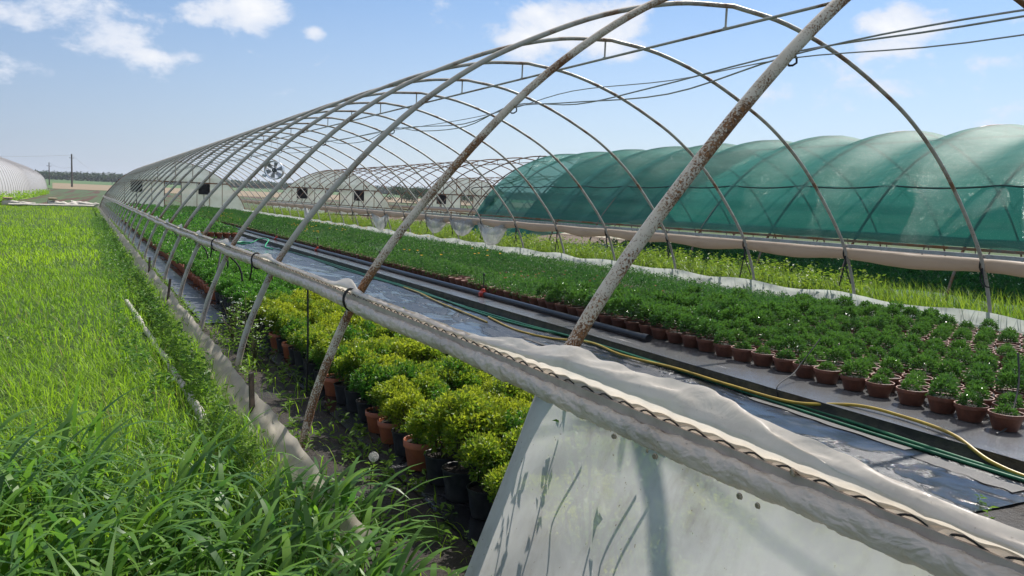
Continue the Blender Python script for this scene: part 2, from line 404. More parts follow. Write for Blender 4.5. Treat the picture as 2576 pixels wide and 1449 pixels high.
def build_world():
    w = bpy.data.worlds.new('World'); SC.world = w; w.use_nodes = True
    t = NT.__new__(NT); t.t = w.node_tree; t.t.nodes.clear()
    t.out = t.n('ShaderNodeOutputWorld')
    sky = t.n('ShaderNodeTexSky', sky_type='NISHITA'); sky.sun_disc = False
    sky.sun_elevation = SUN_EL; sky.sun_rotation = SUN_AZ; sky.air_density = 1.15; sky.dust_density = .35; sky.ozone_density = 2.6; sky.altitude = 100
    d = t.n('ShaderNodeVectorMath', {0: t.n('ShaderNodeTexCoord').outputs['Generated']}, operation='NORMALIZE').outputs[0]
    def dot(v): return t.n('ShaderNodeVectorMath', {0: d, 1: tuple(float(x) for x in v)}, operation='DOT_PRODUCT').outputs['Value']
    # clouds: each a bank in its own direction, broken up by noise of the direction
    blobs = [  # px, py, half width, half height, strength  (where the photographed clouds stand in the sky)
        (170, 45, 260, 55, .50), (250, 105, 200, 38, .46), (420, 140, 90, 26, .62), (350, 42, 130, 22, .45), (40, 150, 90, 40, .40),
        (610, 25, 100, 46, .95), (520, 55, 50, 22, .6), (795, 82, 36, 22, .75), (712, 240, 34, 18, .55),
        (1440, 55, 210, 75, 1.05), (1330, 95, 120, 50, .8), (1560, 120, 130, 45, .6), (1600, 60, 90, 48, .8),
        (2320, 65, 95, 32, .95), (2230, 118, 130, 26, .55), (2500, 148, 120, 34, .62), (2350, 140, 90, 18, .4), (2545, 55, 40, 14, .6),
        (2200, 235, 420, 60, .33), (1990, 200, 90, 70, .20), (2420, 300, 330, 50, .30)]
    tot = None
    for (px, py, hw, hh, st) in blobs:
        c = ray(px, py); a = np.cross(c, [0, 0, 1.]); a /= np.linalg.norm(a); b = np.cross(a, c)
        ka = F_PX/hw*np.dot(c, _fw); kb = F_PX/hh*np.dot(c, _fw)
        x = t.math('MULTIPLY', dot(a), ka); y = t.math('MULTIPLY', dot(b), kb)
        q = t.math('ADD', t.math('MULTIPLY', x, x), t.math('MULTIPLY', y, y))
        e = t.math('MULTIPLY', t.math('POWER', 2.718, t.math('MULTIPLY', q, -.9)), st)
        front = t.math('GREATER_THAN', dot(c), 0.3)
        e = t.math('MULTIPLY', e, front)
        tot = e if tot is None else t.math('MAXIMUM', tot, e)
    sq = t.n('ShaderNodeMapping', {'Vector': d, 'Scale': (1, 1, 1.7)}).outputs[0]
    n1 = t.noise(9.0, 9, .62, sq, .25); n2 = t.noise(26., 7, .6, sq)
    dens = t.math('ADD', tot, t.math('MULTIPLY', t.math('SUBTRACT', n1, .52), 2.6))
    dens = t.math('ADD', dens, t.math('MULTIPLY', t.math('SUBTRACT', n2, .5), .7))
    dens = t.math('MULTIPLY', dens, t.math('GREATER_THAN', tot, .03))
    alpha = t.step(dens, .24, .72)
    thick = t.step(t.math('ADD', dens, t.math('MULTIPLY', t.math('SUBTRACT', t.noise(14., 6, .6, t.n('ShaderNodeMapping', {'Vector': sq, 'Location': (0, 0, .06)}).outputs[0]), .5), 1.2)), .5, 1.5)
    el = dot((0, 0, 1))
    base = t.n('ShaderNodeMix', {0: 1.0, 6: sky.outputs[0], 7: (.58, .72, .88, 1)}, data_type='RGBA', blend_type='MULTIPLY').outputs[2]
    ccol = t.mix(thick, (5.9, 6.3, 7.1), (8.0, 7.9, 7.8))
    final = base
    zenith_fill = t.step(el, .42, .75)
    final = t.mix(t.math('MULTIPLY', zenith_fill, .62), final, (7.2, 7.1, 7.0))  # unseen upper sky whitened and brightened, added as neutral fill light
    veil = t.math('MULTIPLY', t.step(el, .34, -.02), .66)
    glow = t.step(dot((math.sin(SUN_AZ), math.cos(SUN_AZ), 0)), .15, .95)
    final = t.mix(veil, final, t.mix(glow, (2.75, 3.1, 4.6), (5.3, 5.8, 6.7)))
    final = t.mix(t.math('MULTIPLY', alpha, .92), final, ccol)
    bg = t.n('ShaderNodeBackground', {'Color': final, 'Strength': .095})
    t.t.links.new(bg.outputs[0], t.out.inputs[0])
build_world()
SC.view_settings.view_transform = 'Standard'; SC.view_settings.look = 'None'
SC.view_settings.exposure = 0.5; SC.view_settings.gamma = 1.0

# ------------------------------------------------------------------ terrain and fields
def tz(x, y):
    r = math.hypot(x, y)
    z = 0.0 if r < 200 else (r-200)*.012
    if r > 1100: z += min(1., (r-1100)/1500.)*(3+5*nz(math.atan2(x, y)*7, .3))
    return z
def polar(r0, r1, nr, a0, a1, na, dz, fn=None):
    m = MB()
    def f(u, v):
        r = r0*(r1/r0)**u; a = R(a0+(a1-a0)*v)
        x, y = r*math.sin(a), r*math.cos(a); return (x, y, tz(x, y)+dz)
    return m.grid(nr, na, f)
g = MB(); rings = [0.01, 8, 30, 80, 140, 200, 260, 340, 450, 600, 800, 1100, 1500, 2000, 2600, 3300, 4300]
NA = 180
def gf(u, v):
    r = rings[int(round(u*(len(rings)-1)))]; a = 2*math.pi*v
    x, y = r*math.sin(a), r*math.cos(a); return (x, y, tz(x, y))
g.grid(len(rings), NA+1, gf).put('ground', GROUND, kind='structure')
def sheet(name, x0, x1, y0, y1, z, mat, nx=2, ny=2, fn=None, **k):
    m = MB(); m.grid(nx, ny, lambda u, v: (x0+(x1-x0)*u, y0+(y1-y0)*v, z+(fn(x0+(x1-x0)*u, y0+(y1-y0)*v) if fn else 0)))
    return m.put(name, mat, kind=k.pop('kind', 'structure'), **k)
fo = MB(); fo.grid(30, 14, lambda u, v: (lambda x, y: (x, y, tz(x, y+68)+.012))(-75+150*v, 182*u))
o = fo.put('crop_field', FIELD, kind='structure'); o.location = (0, 68, 0); o.rotation_euler = (0, 0, R(-2.2))
polar(251, 418, 10, -1.6, 100, 120, .05).put('bare_field', BROWNF, kind='structure')
polar(251, 418, 10, -60, -1.6, 60, .05).put('meadow_field', GREENF, kind='structure')
polar(419, 668, 10, -60, 100, 160, .05).put('green_field', GREENF, kind='structure')

# far woods: one mass each
def wood(name, r0, r1, a0, a1, n, h, size, mat, seed):
    rng = np.random.default_rng(seed)
    a = np.radians(rng.uniform(a0, a1, n)); r = rng.uniform(r0, r1, n)
    x, y = r*np.sin(a), r*np.cos(a)
    hh = np.array([h*(.82+.22*nz(t*25, seed)+.22*nz(t*180, seed+3)) for t in a])
    z = np.array([tz(i, j) for i, j in zip(x, y)])+hh*rng.random(n)**.7
    V, F = leaf_quads(np.stack([x, y, z], 1), rng.normal(size=(n, 3))+np.array([0, 0, .4]), rng.uniform(.6, 1.3, n)*size, .9, .3, rng)
    return add(name, mesh_np(V, F, name, False, rng.random(n)), mat, kind='stuff')
wood('treeline', 668, 700, -22, 98, 42000, 5.4, 2.2, TREELEAF, 3)
wood('distant_forest', 2450, 2600, -22, 98, 26000, 8., 6.0, TREELEAF, 5)

# ------------------------------------------------------------------ tunnel greenhouses
PROF = catmull([(0.0, -.25), (0.02, 0), (.12, .4), (.37, .95), (.78, 1.5), (1.38, 2.14), (2.0, 2.62), (2.6, 2.95), (3.4, 3.29), (4.25, 3.52), (5.02, 3.6)], 5)
HALF = 5.02
def arch_pts():
    L = [(o-HALF, z) for o, z in PROF]; Rr = [(-x, z) for x, z in reversed(L[:-1])]
    return L+Rr
ARCH = arch_pts()
def off_at(z): return float(np.interp(z, PROF[:, 1], PROF[:, 0]))
def z_at(o): return float(np.interp(o, PROF[:, 0], PROF[:, 1]))
def end_wall(parent, y, doors=(-.75, .4)):
    fr = MB(); fr.tube([(x, y, z) for x, z in ARCH if z > -.1], .03, 8)
    w = HALF-off_at(2.08)
    fr.box((0, y-.0, 2.08), (2*w, .07, .09))
    fr.box((0, y, .05), (2*HALF-.1, .08, .10))
    for x in (-3.4, -2.6, -1.6, 1.5, 2.4, 3.3): fr.box((x, y, 1.05), (.035, .05, 1.98))
    for x in (doors[0], doors[1]): fr.box((x, y, 1.05), (.06, .06, 1.98))
    for x in (-2.4, -1.2, 0, 1.2, 2.4): fr.box((x, y, (2.12+z_at(HALF-abs(x)))/2), (.04, .05, z_at(HALF-abs(x))-2.14))
    wall = fr.put('end_wall', PIPE_BROWN, parent)
    def lower(x0, x1):
        m = MB(); xs = np.linspace(x0, x1, 24)
        for a, b in zip(xs[:-1], xs[1:]):
            za, zb = min(2.05, z_at(HALF-abs(a))), min(2.05, z_at(HALF-abs(b)))
            m.raw([(a, y+.045, .08), (b, y+.045, .08), (b, y+.045, zb), (a, y+.045, za)], [(0, 1, 2, 3)])
        return m.put('panel', PANEL, wall, False)
    lower(-HALF+.06, doors[0]); lower(doors[1], HALF-.06)
    m = MB(); xs = np.linspace(-w, w, 40)
    for a, b in zip(xs[:-1], xs[1:]):
        m.raw([(a, y+.045, 2.11), (b, y+.045, 2.11), (b, y+.045, max(2.11, z_at(HALF-abs(b))-.02)), (a, y+.045, max(2.11, z_at(HALF-abs(a))-.02))], [(0, 1, 2, 3)])
    m.put('gable_panel', PANEL, wall, False)
    for x in (-2.62, 1.98):
        v = MB(); v.box((x, y-.12, 1.62), (.74, .24, .04)).box((x, y-.12, 1.29), (.74, .24, .04)); v.v = []; v.f = []
        for sx in (-.37, .37): v.box((x+sx, y-.11, 1.63), (.04, .26, .78))
        for sz in (1.25, 2.01): v.box((x, y-.11, sz), (.70, .26, .04))
        for k in range(7): v.box((x, y-.10, 1.33+k*.1), (.70, .015, .085), 0, R(35))
        v.box((x, y-.02, 1.63), (.70, .012, .72))
        v.box((x, y-.09, .62), (.05, .05, 1.2))
        v.put('exhaust_vent', VENT, wall, False)
    return wall
def frame(label, x0, ys, group, mat, near=None, wall=True, rails=(-1, 1), railz=.97, rr=.025):
    t = thing('greenhouse_frame', label, 'greenhouse', (x0, 0, 0), 0, group)
    hm = {}
    for m_ in {mat, near or mat}:
        b = MB(); b.tube([(x, 0, z) for x, z in ARCH], rr, 12); me = b.mesh('hoop'); me.materials.append(m_); hm[m_.name] = me
    st = MB(); st.tube([(0, 0, 3.58), (0, 0, 3.36)], .012, 6).box((0, 0, 3.36), (.03, .05, .03)); stm = st.mesh('strut'); stm.materials.append(mat)
    for i, y in enumerate(ys):
        m_ = near if near is not None and i < 3 else mat
        o = add('hoop', hm[m_.name], m_, t); o.location = (0, y, 0)
        o.rotation_euler = (0, R(random.uniform(-.15, .15)), R(random.uniform(-.25, .25)))
        o = add('strut', stm, mat, t); o.location = (-.1, y, 0)
    MB().tube([(-.1, y, 3.355) for y in np.linspace(ys[0], ys[-1]+2.2, 40)], .016, 8).put('ridge_purlin', mat, t)
    if wall: end_wall(t, ys[-1]+2.25)
    return t
Y0 = 6.7757; SP = 2.25
YS1 = [Y0+SP*k for k in range(-3, 26)]
X1 = 6.093
T1 = frame('bare steel hoop tunnel with rusty near hoops, standing over the potted plants', X1, YS1, 'hoop greenhouses', PIPE, PIPE_NEAR)
YS2 = [8.75+SP*k for k in range(-4, 25)]
X2 = 17.95; X3 = 29.8
T2 = frame('brown hoop tunnel half covered with green shade net', X2, YS2, 'hoop greenhouses', PIPE_BROWN)
T3 = frame('bare brown hoop tunnel behind the netted one, farthest from the grass verge', X3, YS2, 'hoop greenhouses', PIPE_BROWN)
YEND = YS1[-1]+2.25

# side rails (parts of their frames) -------------------------------------------------
def rail(parent, x, z, y0, y1, mat, w=.03, h=.05):
    m = MB(); ys = np.linspace(y0, y1, 40)
    for a, b in zip(ys[:-1], ys[1:]): m.box((x, (a+b)/2, z), (w, b-a+.0, h))
    return m.put('side_rail', mat, parent, False)
rl = MB(); rl.box((0, 0, 0), (.02, 1, .022)); rl.v = []; rl.f = []
rl.grid(2, 200, lambda u, v: (1.310-X1, -1.2+(YEND+1.2)*v, drop(-1.2+(YEND+1.2)*v)+.868+.026*u))
rl.grid(2, 200, lambda u, v: (1.310+.022*u-X1, -1.2+(YEND+1.2)*v, drop(-1.2+(YEND+1.2)*v)+.894))
rl.grid(2, 200, lambda u, v: (1.310+.022*u-X1, -1.2+(YEND+1.2)*v, drop(-1.2+(YEND+1.2)*v)+.868))
rl.put('side_rail', CHANNEL, T1)
rail(T1, 10.765-X1, 1.0, -1.0, YEND, ALU, .028, .055)
rail(T2, -HALF+off_at(1.0)-.03, 1.0, YS2[0], YEND, PIPE_BROWN)
rail(T2, HALF-off_at(1.0)-.03, 1.0, YS2[0], YEND, ALU)
rail(T3, -HALF+off_at(1.0)-.03, 1.0, YS2[0], YEND, ALU)

# ------------------------------------------------------------------ left rail: rolled film, flap, wire, sheet
def build_left_curtain():
    t = thing('side_curtain', 'long dirty white film curtain rolled up along the waist rail beside the grass', 'plastic curtain', (1.315, 0, 0))
    ys = np.concatenate([np.arange(-.3, 3, .008), np.arange(3, 8, .018), np.arange(8, 20, .06), np.arange(20, YEND, .4)])
    n = 34; V = []
    for y in ys:
        fade = 1 if y < 12 else .5
        sag = .006*math.sin(y*2.79)+.010*nz(y*.6, 3.3)
        for k in range(n):
            a = 2*math.pi*k/n
            w = abs(nz(y*22+a*1.2, math.cos(a)*1.6, math.sin(a)*1.6))
            w2 = abs(nz(y*48-a*2.0, math.cos(a)*2.6, 4+math.sin(a)*2.6))
            w3 = nz(y*5+a*.9, 7.0)
            rr = .0295-(.0065*w+.003*w2)*fade+.004*w3*fade+.004*nz(y*3, 2.0)+.0018*math.sin(y*60+a*2)*fade
            V.append((-.010+rr*math.cos(a), y, .846+drop(y)+sag+rr*math.sin(a)*1.08))
    m = len(ys); i = np.arange(m-1)[:, None]*n; j = np.arange(n)[None]; j2 = (j+1) % n
    F = np.stack([i+j, i+n+j, i+n+j2, i+j2], -1).reshape(-1, 4)
    add('film_roll', mesh_np(V, F, 'film_roll'), FILM, t)
    # crumpled inner film between channel and flap
    m = MB(); yy = np.concatenate([np.arange(-1.2, 9, .02), np.arange(9, YEND, .15)])
    def inner(u, v):
        y = yy[int(round(u*(len(yy)-1)))]
        return (.014-.014*math.sin(v*3.1)+.008*nz(y*16, v*3), y, drop(y)+.840+.085*v+.006*nz(y*19, v*2, 5))
    m.grid(len(yy), 6, inner).put('inner_film', FILM_BEIGE, t)
    # flap of spare film folded over the channel
    yy = np.concatenate([np.arange(-1.2, 4, .016), np.arange(4, 12, .03), np.arange(12, 40, .07), np.arange(40, YEND, .3)])
    NV = 22
    def height(y):
        h = float(np.interp(y, [0, .8, 1.05, 1.3, 1.6, 2.1, 2.4, 2.85], [.045, .052, .074, .104, .116, .116, .066, .028]))
        if y < 2.2: h += .010*math.sin(y*3.0+.6)+.004*math.sin(y*7.7)
        for yh in YS1:
            d = (y-yh)/.22
            if abs(d) < 3 and y > 3.6: h += (.045 if yh < 20 else .07)*math.exp(-d*d)
        return h
    def flap(u, v):
        y = yy[int(round(u*(len(yy)-1)))]; h = height(y)
        sc = (.013*abs(math.sin(math.pi*y/.098+.4*nz(y*2, 1)))-.004)*(1-v)**2 if y < 9 else 0
        bulge = math.sin(v*math.pi*.85)
        x = .004-.030*bulge*(h/.1)+.046*v*v*(h/.1)
        wr = (.010*nz(y*2.2+v*1.2, v*1.6, 1.7)+.022*max(0, nz(y*3.4-v*2.6, v*1.4, 8)-.08)-.010*abs(nz(y*5+v*3.6, v*1.2, 3))+.004*nz(y*14+v*4, v*4, 8))*(.25+v)*min(1, h/.06)
        z = .897+drop(y)+sc+h*v*(1-.12*v)+wr+.006*nz(y*2.1, 5)
        return (x+wr*.8, y, z)
    m = MB(); m.grid(len(yy), NV, flap).put('film_flap', FILM_FLAP, t)
    # zigzag spring wire holding the film in its channel
    pts = []; y = -1.2; k = 0
    while y < 16:
        pts.append((-.002 if k % 2 else .004, y, drop(y)+.888+(.016 if k % 2 else .002))); y += .049; k += 1
    MB().tube(catmull(pts, 3), .0024, 5).put('lock_wire', BLACK, t)
    # hanging side sheet still closed at the near end
    def legx(z): return min(X1-HALF+off_at(z), 1.355-.385*(.83-z))-1.315
    def sheet_pt(u, v):
        z = .83-.86*v; y = 2.285-u*4.2
        w = .010*nz(y*1.6+v*1.4, v*1.2)+.007*nz(y*3.4-v*5, v*1.5, 4)+.012*max(0, nz(y*2.6+v*2.6, v*.6, 7))
        return (legx(z)-.030-.02*v+w*min(1, v*4)*min(1, u*20), y, z)
    MB().grid(190, 50, sheet_pt).put('side_sheet', FILM_SHEET, t)
    zs = np.linspace(.82, -.04, 30)
    MB().tube([(legx(z), 2.285+.003*nz(z*9, 3), z) for z in zs], [.0285+.0015*nz(z*14, 6) for z in zs], 14, False).put('sheet_hem', FILM_EDGE, t)
    return t
build_left_curtain()
def strap(label, y, kind):
    t = MB()
    if kind == 'loop':
        for d in (0, .022):
            pts = [(1.315+.047*math.cos(a), y+d+.012*math.sin(a*.5), .870+drop(y)+.062*math.sin(a)) for a in np.linspace(0, 2*math.pi, 22)]
            t.tube(pts, .0045, 6)
    elif kind == 'tie':
        pts = [(1.315+.047*math.cos(a), y+.02*math.sin(a), .870+drop(y)+.066*math.sin(a)) for a in np.linspace(-.6, 2*math.pi, 18)]
        t.tube(pts, .008, 6); t.tube([(1.275, y, .85), (1.27, y+.02, .76), (1.275, y+.10, .70)], .008, 6)
    o = t.put('strap', BLACK); tag(o, label, 'strap'); return o
strap('black double strap looped round the film roll nearest the closed side sheet', 4.35, 'loop')
strap('black tie knotted round the film roll with its tail hanging down', 7.15, 'tie')
strap('black tie round the film roll, farther along towards the end wall', 9.6, 'tie')
def rod(label, pts, r=.005, mat=BLACK, name='hanging_rod', cat='rod'):
    o = MB().tube(catmull(pts, 5), r, 6).put(name, mat); return tag(o, label, cat)
rod('thin black rod hanging straight from the left rail between the yellow bushes', [(1.40, 5.72, .80), (1.41, 5.73, .4), (1.41, 5.75, 0)], .007)
rod('long black cord slanting from the film roll down to the white ground skirt', [(1.40, 9.75, .80), (1.25, 9.2, .45), (1.0, 8.35, .05)], .010, name='tie_rope', cat='rope')
for k, y in enumerate((10.6, 12.3, 13.8, 16.0, 18.4)):
    rod(['black prop leaning under the left rail, second closest to the slanting cord', 'crooked black prop under the left rail above the green plants', 'black prop with a bent foot beside the left fabric strip', 'dark prop far along the left rail', 'farthest dark prop under the left rail'][k],
        [(1.42, y, .80), (1.75+.1*(k % 2), y+.1, .5), (1.80, y+.12, .05)], .012, name='rail_prop', cat='prop')
for k_, (y_, dx_) in enumerate(((1.98, .03), (1.72, -.03), (1.66, .03))):  # cords added behind the sheet to throw squiggly shadows on it
    rod('thin cord added for its shadow, dangling behind the milky side sheet, %s from its hem' % ['first', 'second', 'third', 'fourth', 'fifth'][k_], [(1.40, y_, .84), (1.36, y_+.05, .70), (1.33, y_-.01, .60), (1.30, y_+.06, .50), (1.27, y_-.03, .42), (1.25, y_+.02, .36), (1.24, y_-.05, .28+.05*(k_ % 3))], .0028, name='shadow_twine', cat='twine')
def leggy(label, x, y, h, seed):  # weeds added behind the sheet for the shadows they cast through it
    r_ = np.random.default_rng(seed); t = thing('shadow_weed', label, 'wild plant', (x, y, 0), 0, 'leggy weeds added behind the side sheet for shadows'); sm = MB(); P = []; D = []
    for k in range(9):
        a = r_.uniform(0, 6.28); e = np.array([.11*math.cos(a), .20*math.sin(a), h*r_.uniform(.6, 1)])
        c = catmull([(0, 0, 0), (e[0]*.25, e[1]*.25, e[2]*.5), e], 7); sm.tube(c, .0035, 5, False)
        for q in c[5:]:
            for _ in range(4):
                b = r_.uniform(0, 6.28); P.append(q+r_.normal(0, .012, 3)); D.append((math.cos(b), math.sin(b), r_.uniform(-.3, .5)))
    sm.put('stems', STEM, t)
    V, F = leaf_quads(np.array(P), np.array(D), r_.uniform(.018, .042, len(P)), .6, .2, r_)
    add('leaves', mesh_np(V, F, 'leaves', False, r_.random(len(F))), WEED, t)
leggy('tall leggy weed added so its shadow falls on the sheet nearest its hem', 1.45, 2.12, .80, 1)
leggy('leggy weed added to cast a broad shadow on the middle of the sheet', 1.44, 1.80, .74, 2)
leggy('lower leggy weed added for shadow behind the sheet towards the frame corner', 1.46, 1.38, .70, 3)
leggy('leggy weed added for shadow, pressed against the sheet under the snails', 1.40, 1.58, .62, 4)
# snails on the film
def snail(label, x, y, z, s=.011):
    a = np.linspace(0, 5.2*math.pi, 60); r = s*(.12+.88*(a/a[-1]))
    pts = [(0, r_*.62*math.cos(t_), r_*.62*math.sin(t_)) for r_, t_ in zip(r, a)]
    m = MB(); m.tube(pts, np.maximum(.0008, r*.36), 8)
    m.raw(*[[tuple(p) for p in [(-.001, 0, 0)]], []]) if False else None
    o = m.put('snail', SHELL); o.location = (x, y, z); o.rotation_euler = (0, 0, R(random.uniform(-25, 25))); return tag(o, label, 'snail', 'snails on the plastic film')
snail('small striped snail under the roll, closest to the sheet hem', 1.268, 1.77, .816, .010)
snail('pale coiled snail under the roll near the hanging wire shadows', 1.268, 1.59, .814, .010)
snail('tiny snail tucked against the roll beside a larger one', 1.270, 1.625, .818, .0065)
snail('snail under the roll above the broad grey shadow', 1.268, 1.29, .814, .010)
snail('snail under the roll with a worn edge, last towards the frame corner', 1.268, 1.235, .812, .009)
snail('cream snail sitting on the channel between flap and roll', 1.303, 1.18, .898, .011)

# ------------------------------------------------------------------ ground skirts
def skirt(label, x, dx, h, y0, y1, seed, mat=FILM_SKIRT, side=-1, step=.06):
    ys = np.arange(y0, y1, step); m = MB()
    def f(u, v):
        y = ys[int(round(u*(len(ys)-1)))]
        tight = .5+.5*math.cos(2*math.pi*(y-Y0)/SP)
        hh = h*(.82+.18*tight+.14*nz(y*.9, seed)); w = .026*nz(y*2.3, v*2, seed)+.014*nz(y*8, v*3, seed)
        return (x+side*dx*(1-v)+w, y, -.03+(hh+.03)*v)
    m.grid(len(ys), 9, f)
    o = m.put('ground_skirt', mat); return tag(o, label, 'film skirt', 'film skirts along the tunnels')
skirt('soil stained white film skirt between the grass verge and the bare soil', .985, .155, .16, 2.9, YEND, 2.2)
skirt('clean white film skirt along the right hoop feet before the wild grass', 10.93, -.03, .235, 2.0, YEND, 7.1, FILM_PALE, 1, .1)
skirt('pale grey film skirt below the green shade net', 12.98, .03, .22, 4.0, 24.0, 9.4, FILM_SKIRT, -1, .12)
skirt('distant film skirt on the far side of the netted tunnel', 22.85, -.03, .30, 6.0, YEND, 3.9, FILM_SKIRT, 1, .3)

# ------------------------------------------------------------------ right rail roll
def right_roll(label, x, z, y0, y1, r, sagk, seed, mat=FILM_BEIGE, step=.08):
    ys = np.arange(y0, y1, step); n = 14; V = []
    for y in ys:
        ph = ((y-Y0)/SP) % 1.0
        sag = sagk*math.sin(math.pi*ph)**2*(.6+.8*abs(nz(y*.21, seed)))
        for k in range(n):
            a = 2*math.pi*k/n
            rr = r*(1+.10*nz(y*1.1, a*.6, seed)+.06*nz(y*4+a*2, math.cos(a)*2, seed))*(.86+.14*math.sin(math.pi*ph))
            st = 1.25 if math.sin(a) < 0 else 1.0
            V.append((x+rr*math.cos(a), y, z-sag*(1.0 if math.sin(a) < 0 else .45)+rr*st*math.sin(a)))
    i = np.arange(len(ys)-1)[:, None]*n; j = np.arange(n)[None]; j2 = (j+1) % n
    F = np.stack([i+j, i+n+j, i+n+j2, i+j2], -1).reshape(-1, 4)
    return tag(add('rolled_curtain', mesh_np(V, F, 'rolled_curtain'), mat), label, 'rolled film', 'rolled side curtains')
right_roll('thick beige roll of film tied under the right rail of the bare tunnel', 10.86, .885, 1.0, YEND-.3, .090, .055, 3.)
right_roll('dim film roll on the far rail seen through the green net', 22.55, .90, 1.0, YEND-.3, .085, .05, 5., step=.2)
right_roll('small distant film roll on the left rail of the farthest tunnel', 25.15, .90, 10.0, YEND-.3, .085, .05, 6., step=.3)
def ties(i, y):
    m = MB(); x = 10.80
    m.tube(catmull([(x-.06, y+.03, 1.05), (x-.055, y+.01, .98), (x-.035, y+.03, .85), (x+.03, y+.02, .76)], 4), .013, 6)
    L = random.uniform(.25, .6)
    m.tube(catmull([(x-.02, y, .84), (x+.02, y+.04, .70), (x+.0, y+random.uniform(-.08, .1), .84-L), ], 5), .011, 6)
    m.tube(catmull([(x-.02, y, .82), (x-.06, y-.08, .62), (x-.03, y-random.uniform(.1, .22), .80-L*.8)], 5), .010, 6)
    o = m.put('rail_tie', BLACK)
    names = ['first', 'second', 'third', 'fourth', 'fifth', 'sixth', 'seventh', 'eighth', 'ninth', 'tenth', 'eleventh', 'twelfth', 'thirteenth', 'fourteenth']
    return tag(o, 'black tie dangling from the right rail, %s hoop along from the near end' % names[i], 'tie', 'black ties on the right rail')
for i, y in enumerate([Y0+SP*k for k in range(0, 14)]): ties(i, y)
def bundle(label, y0, y1, drop, seed):
    m = MB(); n1, n2 = 26, 20
    def f(u, v):
        a = 2*math.pi*v; y = y0+(y1-y0)*u; e = math.sin(math.pi*u)
        r = .05+.13*e*(1+.25*nz(u*6, v*5, seed)); dz = -drop*e**1.2
        return (10.84+r*.9*math.cos(a)+.02*nz(u*9, v*8, seed), y+.04*nz(u*4, v*4, seed), .86+dz+r*1.5*math.sin(a)*(1+.2*nz(u*11, v*3, seed)))
    m.grid(n1, n2, f)
    return tag(m.put('film_bundle', FILM_BAG), label, 'film bundle', 'loose film bundles on the right rail')
bundle('large sagging bundle of clear film hanging from the right rail, yellowish at the bottom', 20.9, 22.9, .42, 1)
bundle('shallow bundle of crumpled film slung next to the large one', 23.1, 25.1, .22, 2)
bundle('crumpled film bundle with a pointed belly, middle of the right rail', 25.4, 27.3, .25, 3)
bundle('pale film bundle drooping farther down the right rail', 31.2, 33.4, .45, 4)
bundle('narrow white film tail hanging far along the right rail', 43.5, 45.2, .6, 5)

# ------------------------------------------------------------------ shade net
def shade_net():
    t = thing('shade_net', 'green shade net draped in scallops over the second tunnel', 'shade net', (X2, 0, 0))
    ys = np.arange(YS2[0]-1.0, 29.0, .14)
    full = [(x, z) for x, z in ARCH]
    full = np.array(full); seg = np.r_[0, np.cumsum(np.linalg.norm(np.diff(full, axis=0), axis=1))]; LT = seg[-1]
    ns = 60
    m = MB()
    def f(u, v):
        y = ys[int(round(u*(len(ys)-1)))]
        far = max(0, min(1, (y-22.5)/2.0))
        zl = 1.02-.95*far
        s0 = np.interp(zl, PROF[:, 1], seg[:len(PROF)])
        s1 = LT-np.interp(.95, PROF[:, 1], seg[:len(PROF)])
        sv = s0+(s1-s0)*v
        x = np.interp(sv, seg, full[:, 0]); z = np.interp(sv, seg, full[:, 1])
        ph = ((y-YS2[0])/SP) % 1.0
        # outward direction
        x2 = np.interp(sv+.05, seg, full[:, 0]); z2 = np.interp(sv+.05, seg, full[:, 1])
        tx, tz_ = x2-x, z2-z; L = math.hypot(tx, tz_)+1e-9; nx, nzv = -tz_/L, tx/L
        w = math.sin(math.pi*min(1, max(0, (z-.6)/2.2))*.5)
        sag = .23*w*(math.sin(math.pi*ph)**2)
        d = .035-sag+.03*nz(x*.8, y*1.1)
        return (x+nx*d, y+(-.9*(1-min(1, z/3.5)) if y > 28.3 else 0), z+nzv*d)
    m.grid(len(ys), ns, f)
    m.put('net_cover', NET, t)
    for sgn, zz in ((-1, 2.12),):
        o = off_at(zz)
        pts = [(sgn*(HALF-o)-.03, y, zz-.05*math.sin(math.pi*(((y-YS2[0])/SP) % 1.0))) for y in np.arange(YS2[0], 28.5, .3)]
        MB().tube(pts, .018, 6).put('net_cord', simple('dark_green_cord', (.012, .05, .045), None), t)
    # loose double fold hanging inside near the far end
    def fold(u, v):
        y = 17.5+9.5*u; x = -4.2+3.2*v; z = z_at(HALF-abs(x))-.25-1.3*(1-v)*u-.25*math.sin(math.pi*v)
        return (x, y, z+.05*nz(u*5, v*5))
    MB().grid(20, 14, fold).put('net_fold', NET, t)
shade_net()
rod('curved black hose hanging at the open end of the green net', [(13.9, 29.2, 1.6), (13.6, 29.4, 2.0), (14.6, 29.3, 2.15), (15.6, 29.0, 2.5), (16.1, 29.0, 3.1), (16.4, 29.0, 3.45)], .02, name='loose_hose', cat='hose')

# ------------------------------------------------------------------ floors of the tunnels
sheet('soil_floor', .93, 11.15, -2, YEND, .006, SOIL, 60, 260, lambda x, y: .012*nz(x*3, y*3)+.008*nz(x*9, y*9) if x < 1.6 or y < 3 else 0)
sheet('tunnel_soil', 13.0, 22.8, 2, YEND, .006, SOIL_DRY)
sheet('farthest_tunnel_soil', 24.9, 34.7, 2, YEND, .006, SOIL_DRY)
def wrinkle(x, y):
    return .014*max(0, nz(x*1.6+y*.25, y*.55, 2)-.05)+.016*max(0, nz(x*5+y*1.2, y*.9, 9)-.25)+.0025*nz(x*9, y*7)
sheet('aisle_fabric', 1.42, 4.705, 2.35, 26.9, .016, FABRIC, 110, 700, lambda x, y: wrinkle(x, y))
sheet('far_aisle_fabric', 1.42, 4.705, 26.9, YEND-.2, .016, FABRIC_DULL)
sheet('left_fabric_strip', 1.13, 1.415, 9.2, YEND-.2, .022, FABRIC_DULL, 4, 120, lambda x, y: .006*nz(x*8, y*4))
slab = MB()
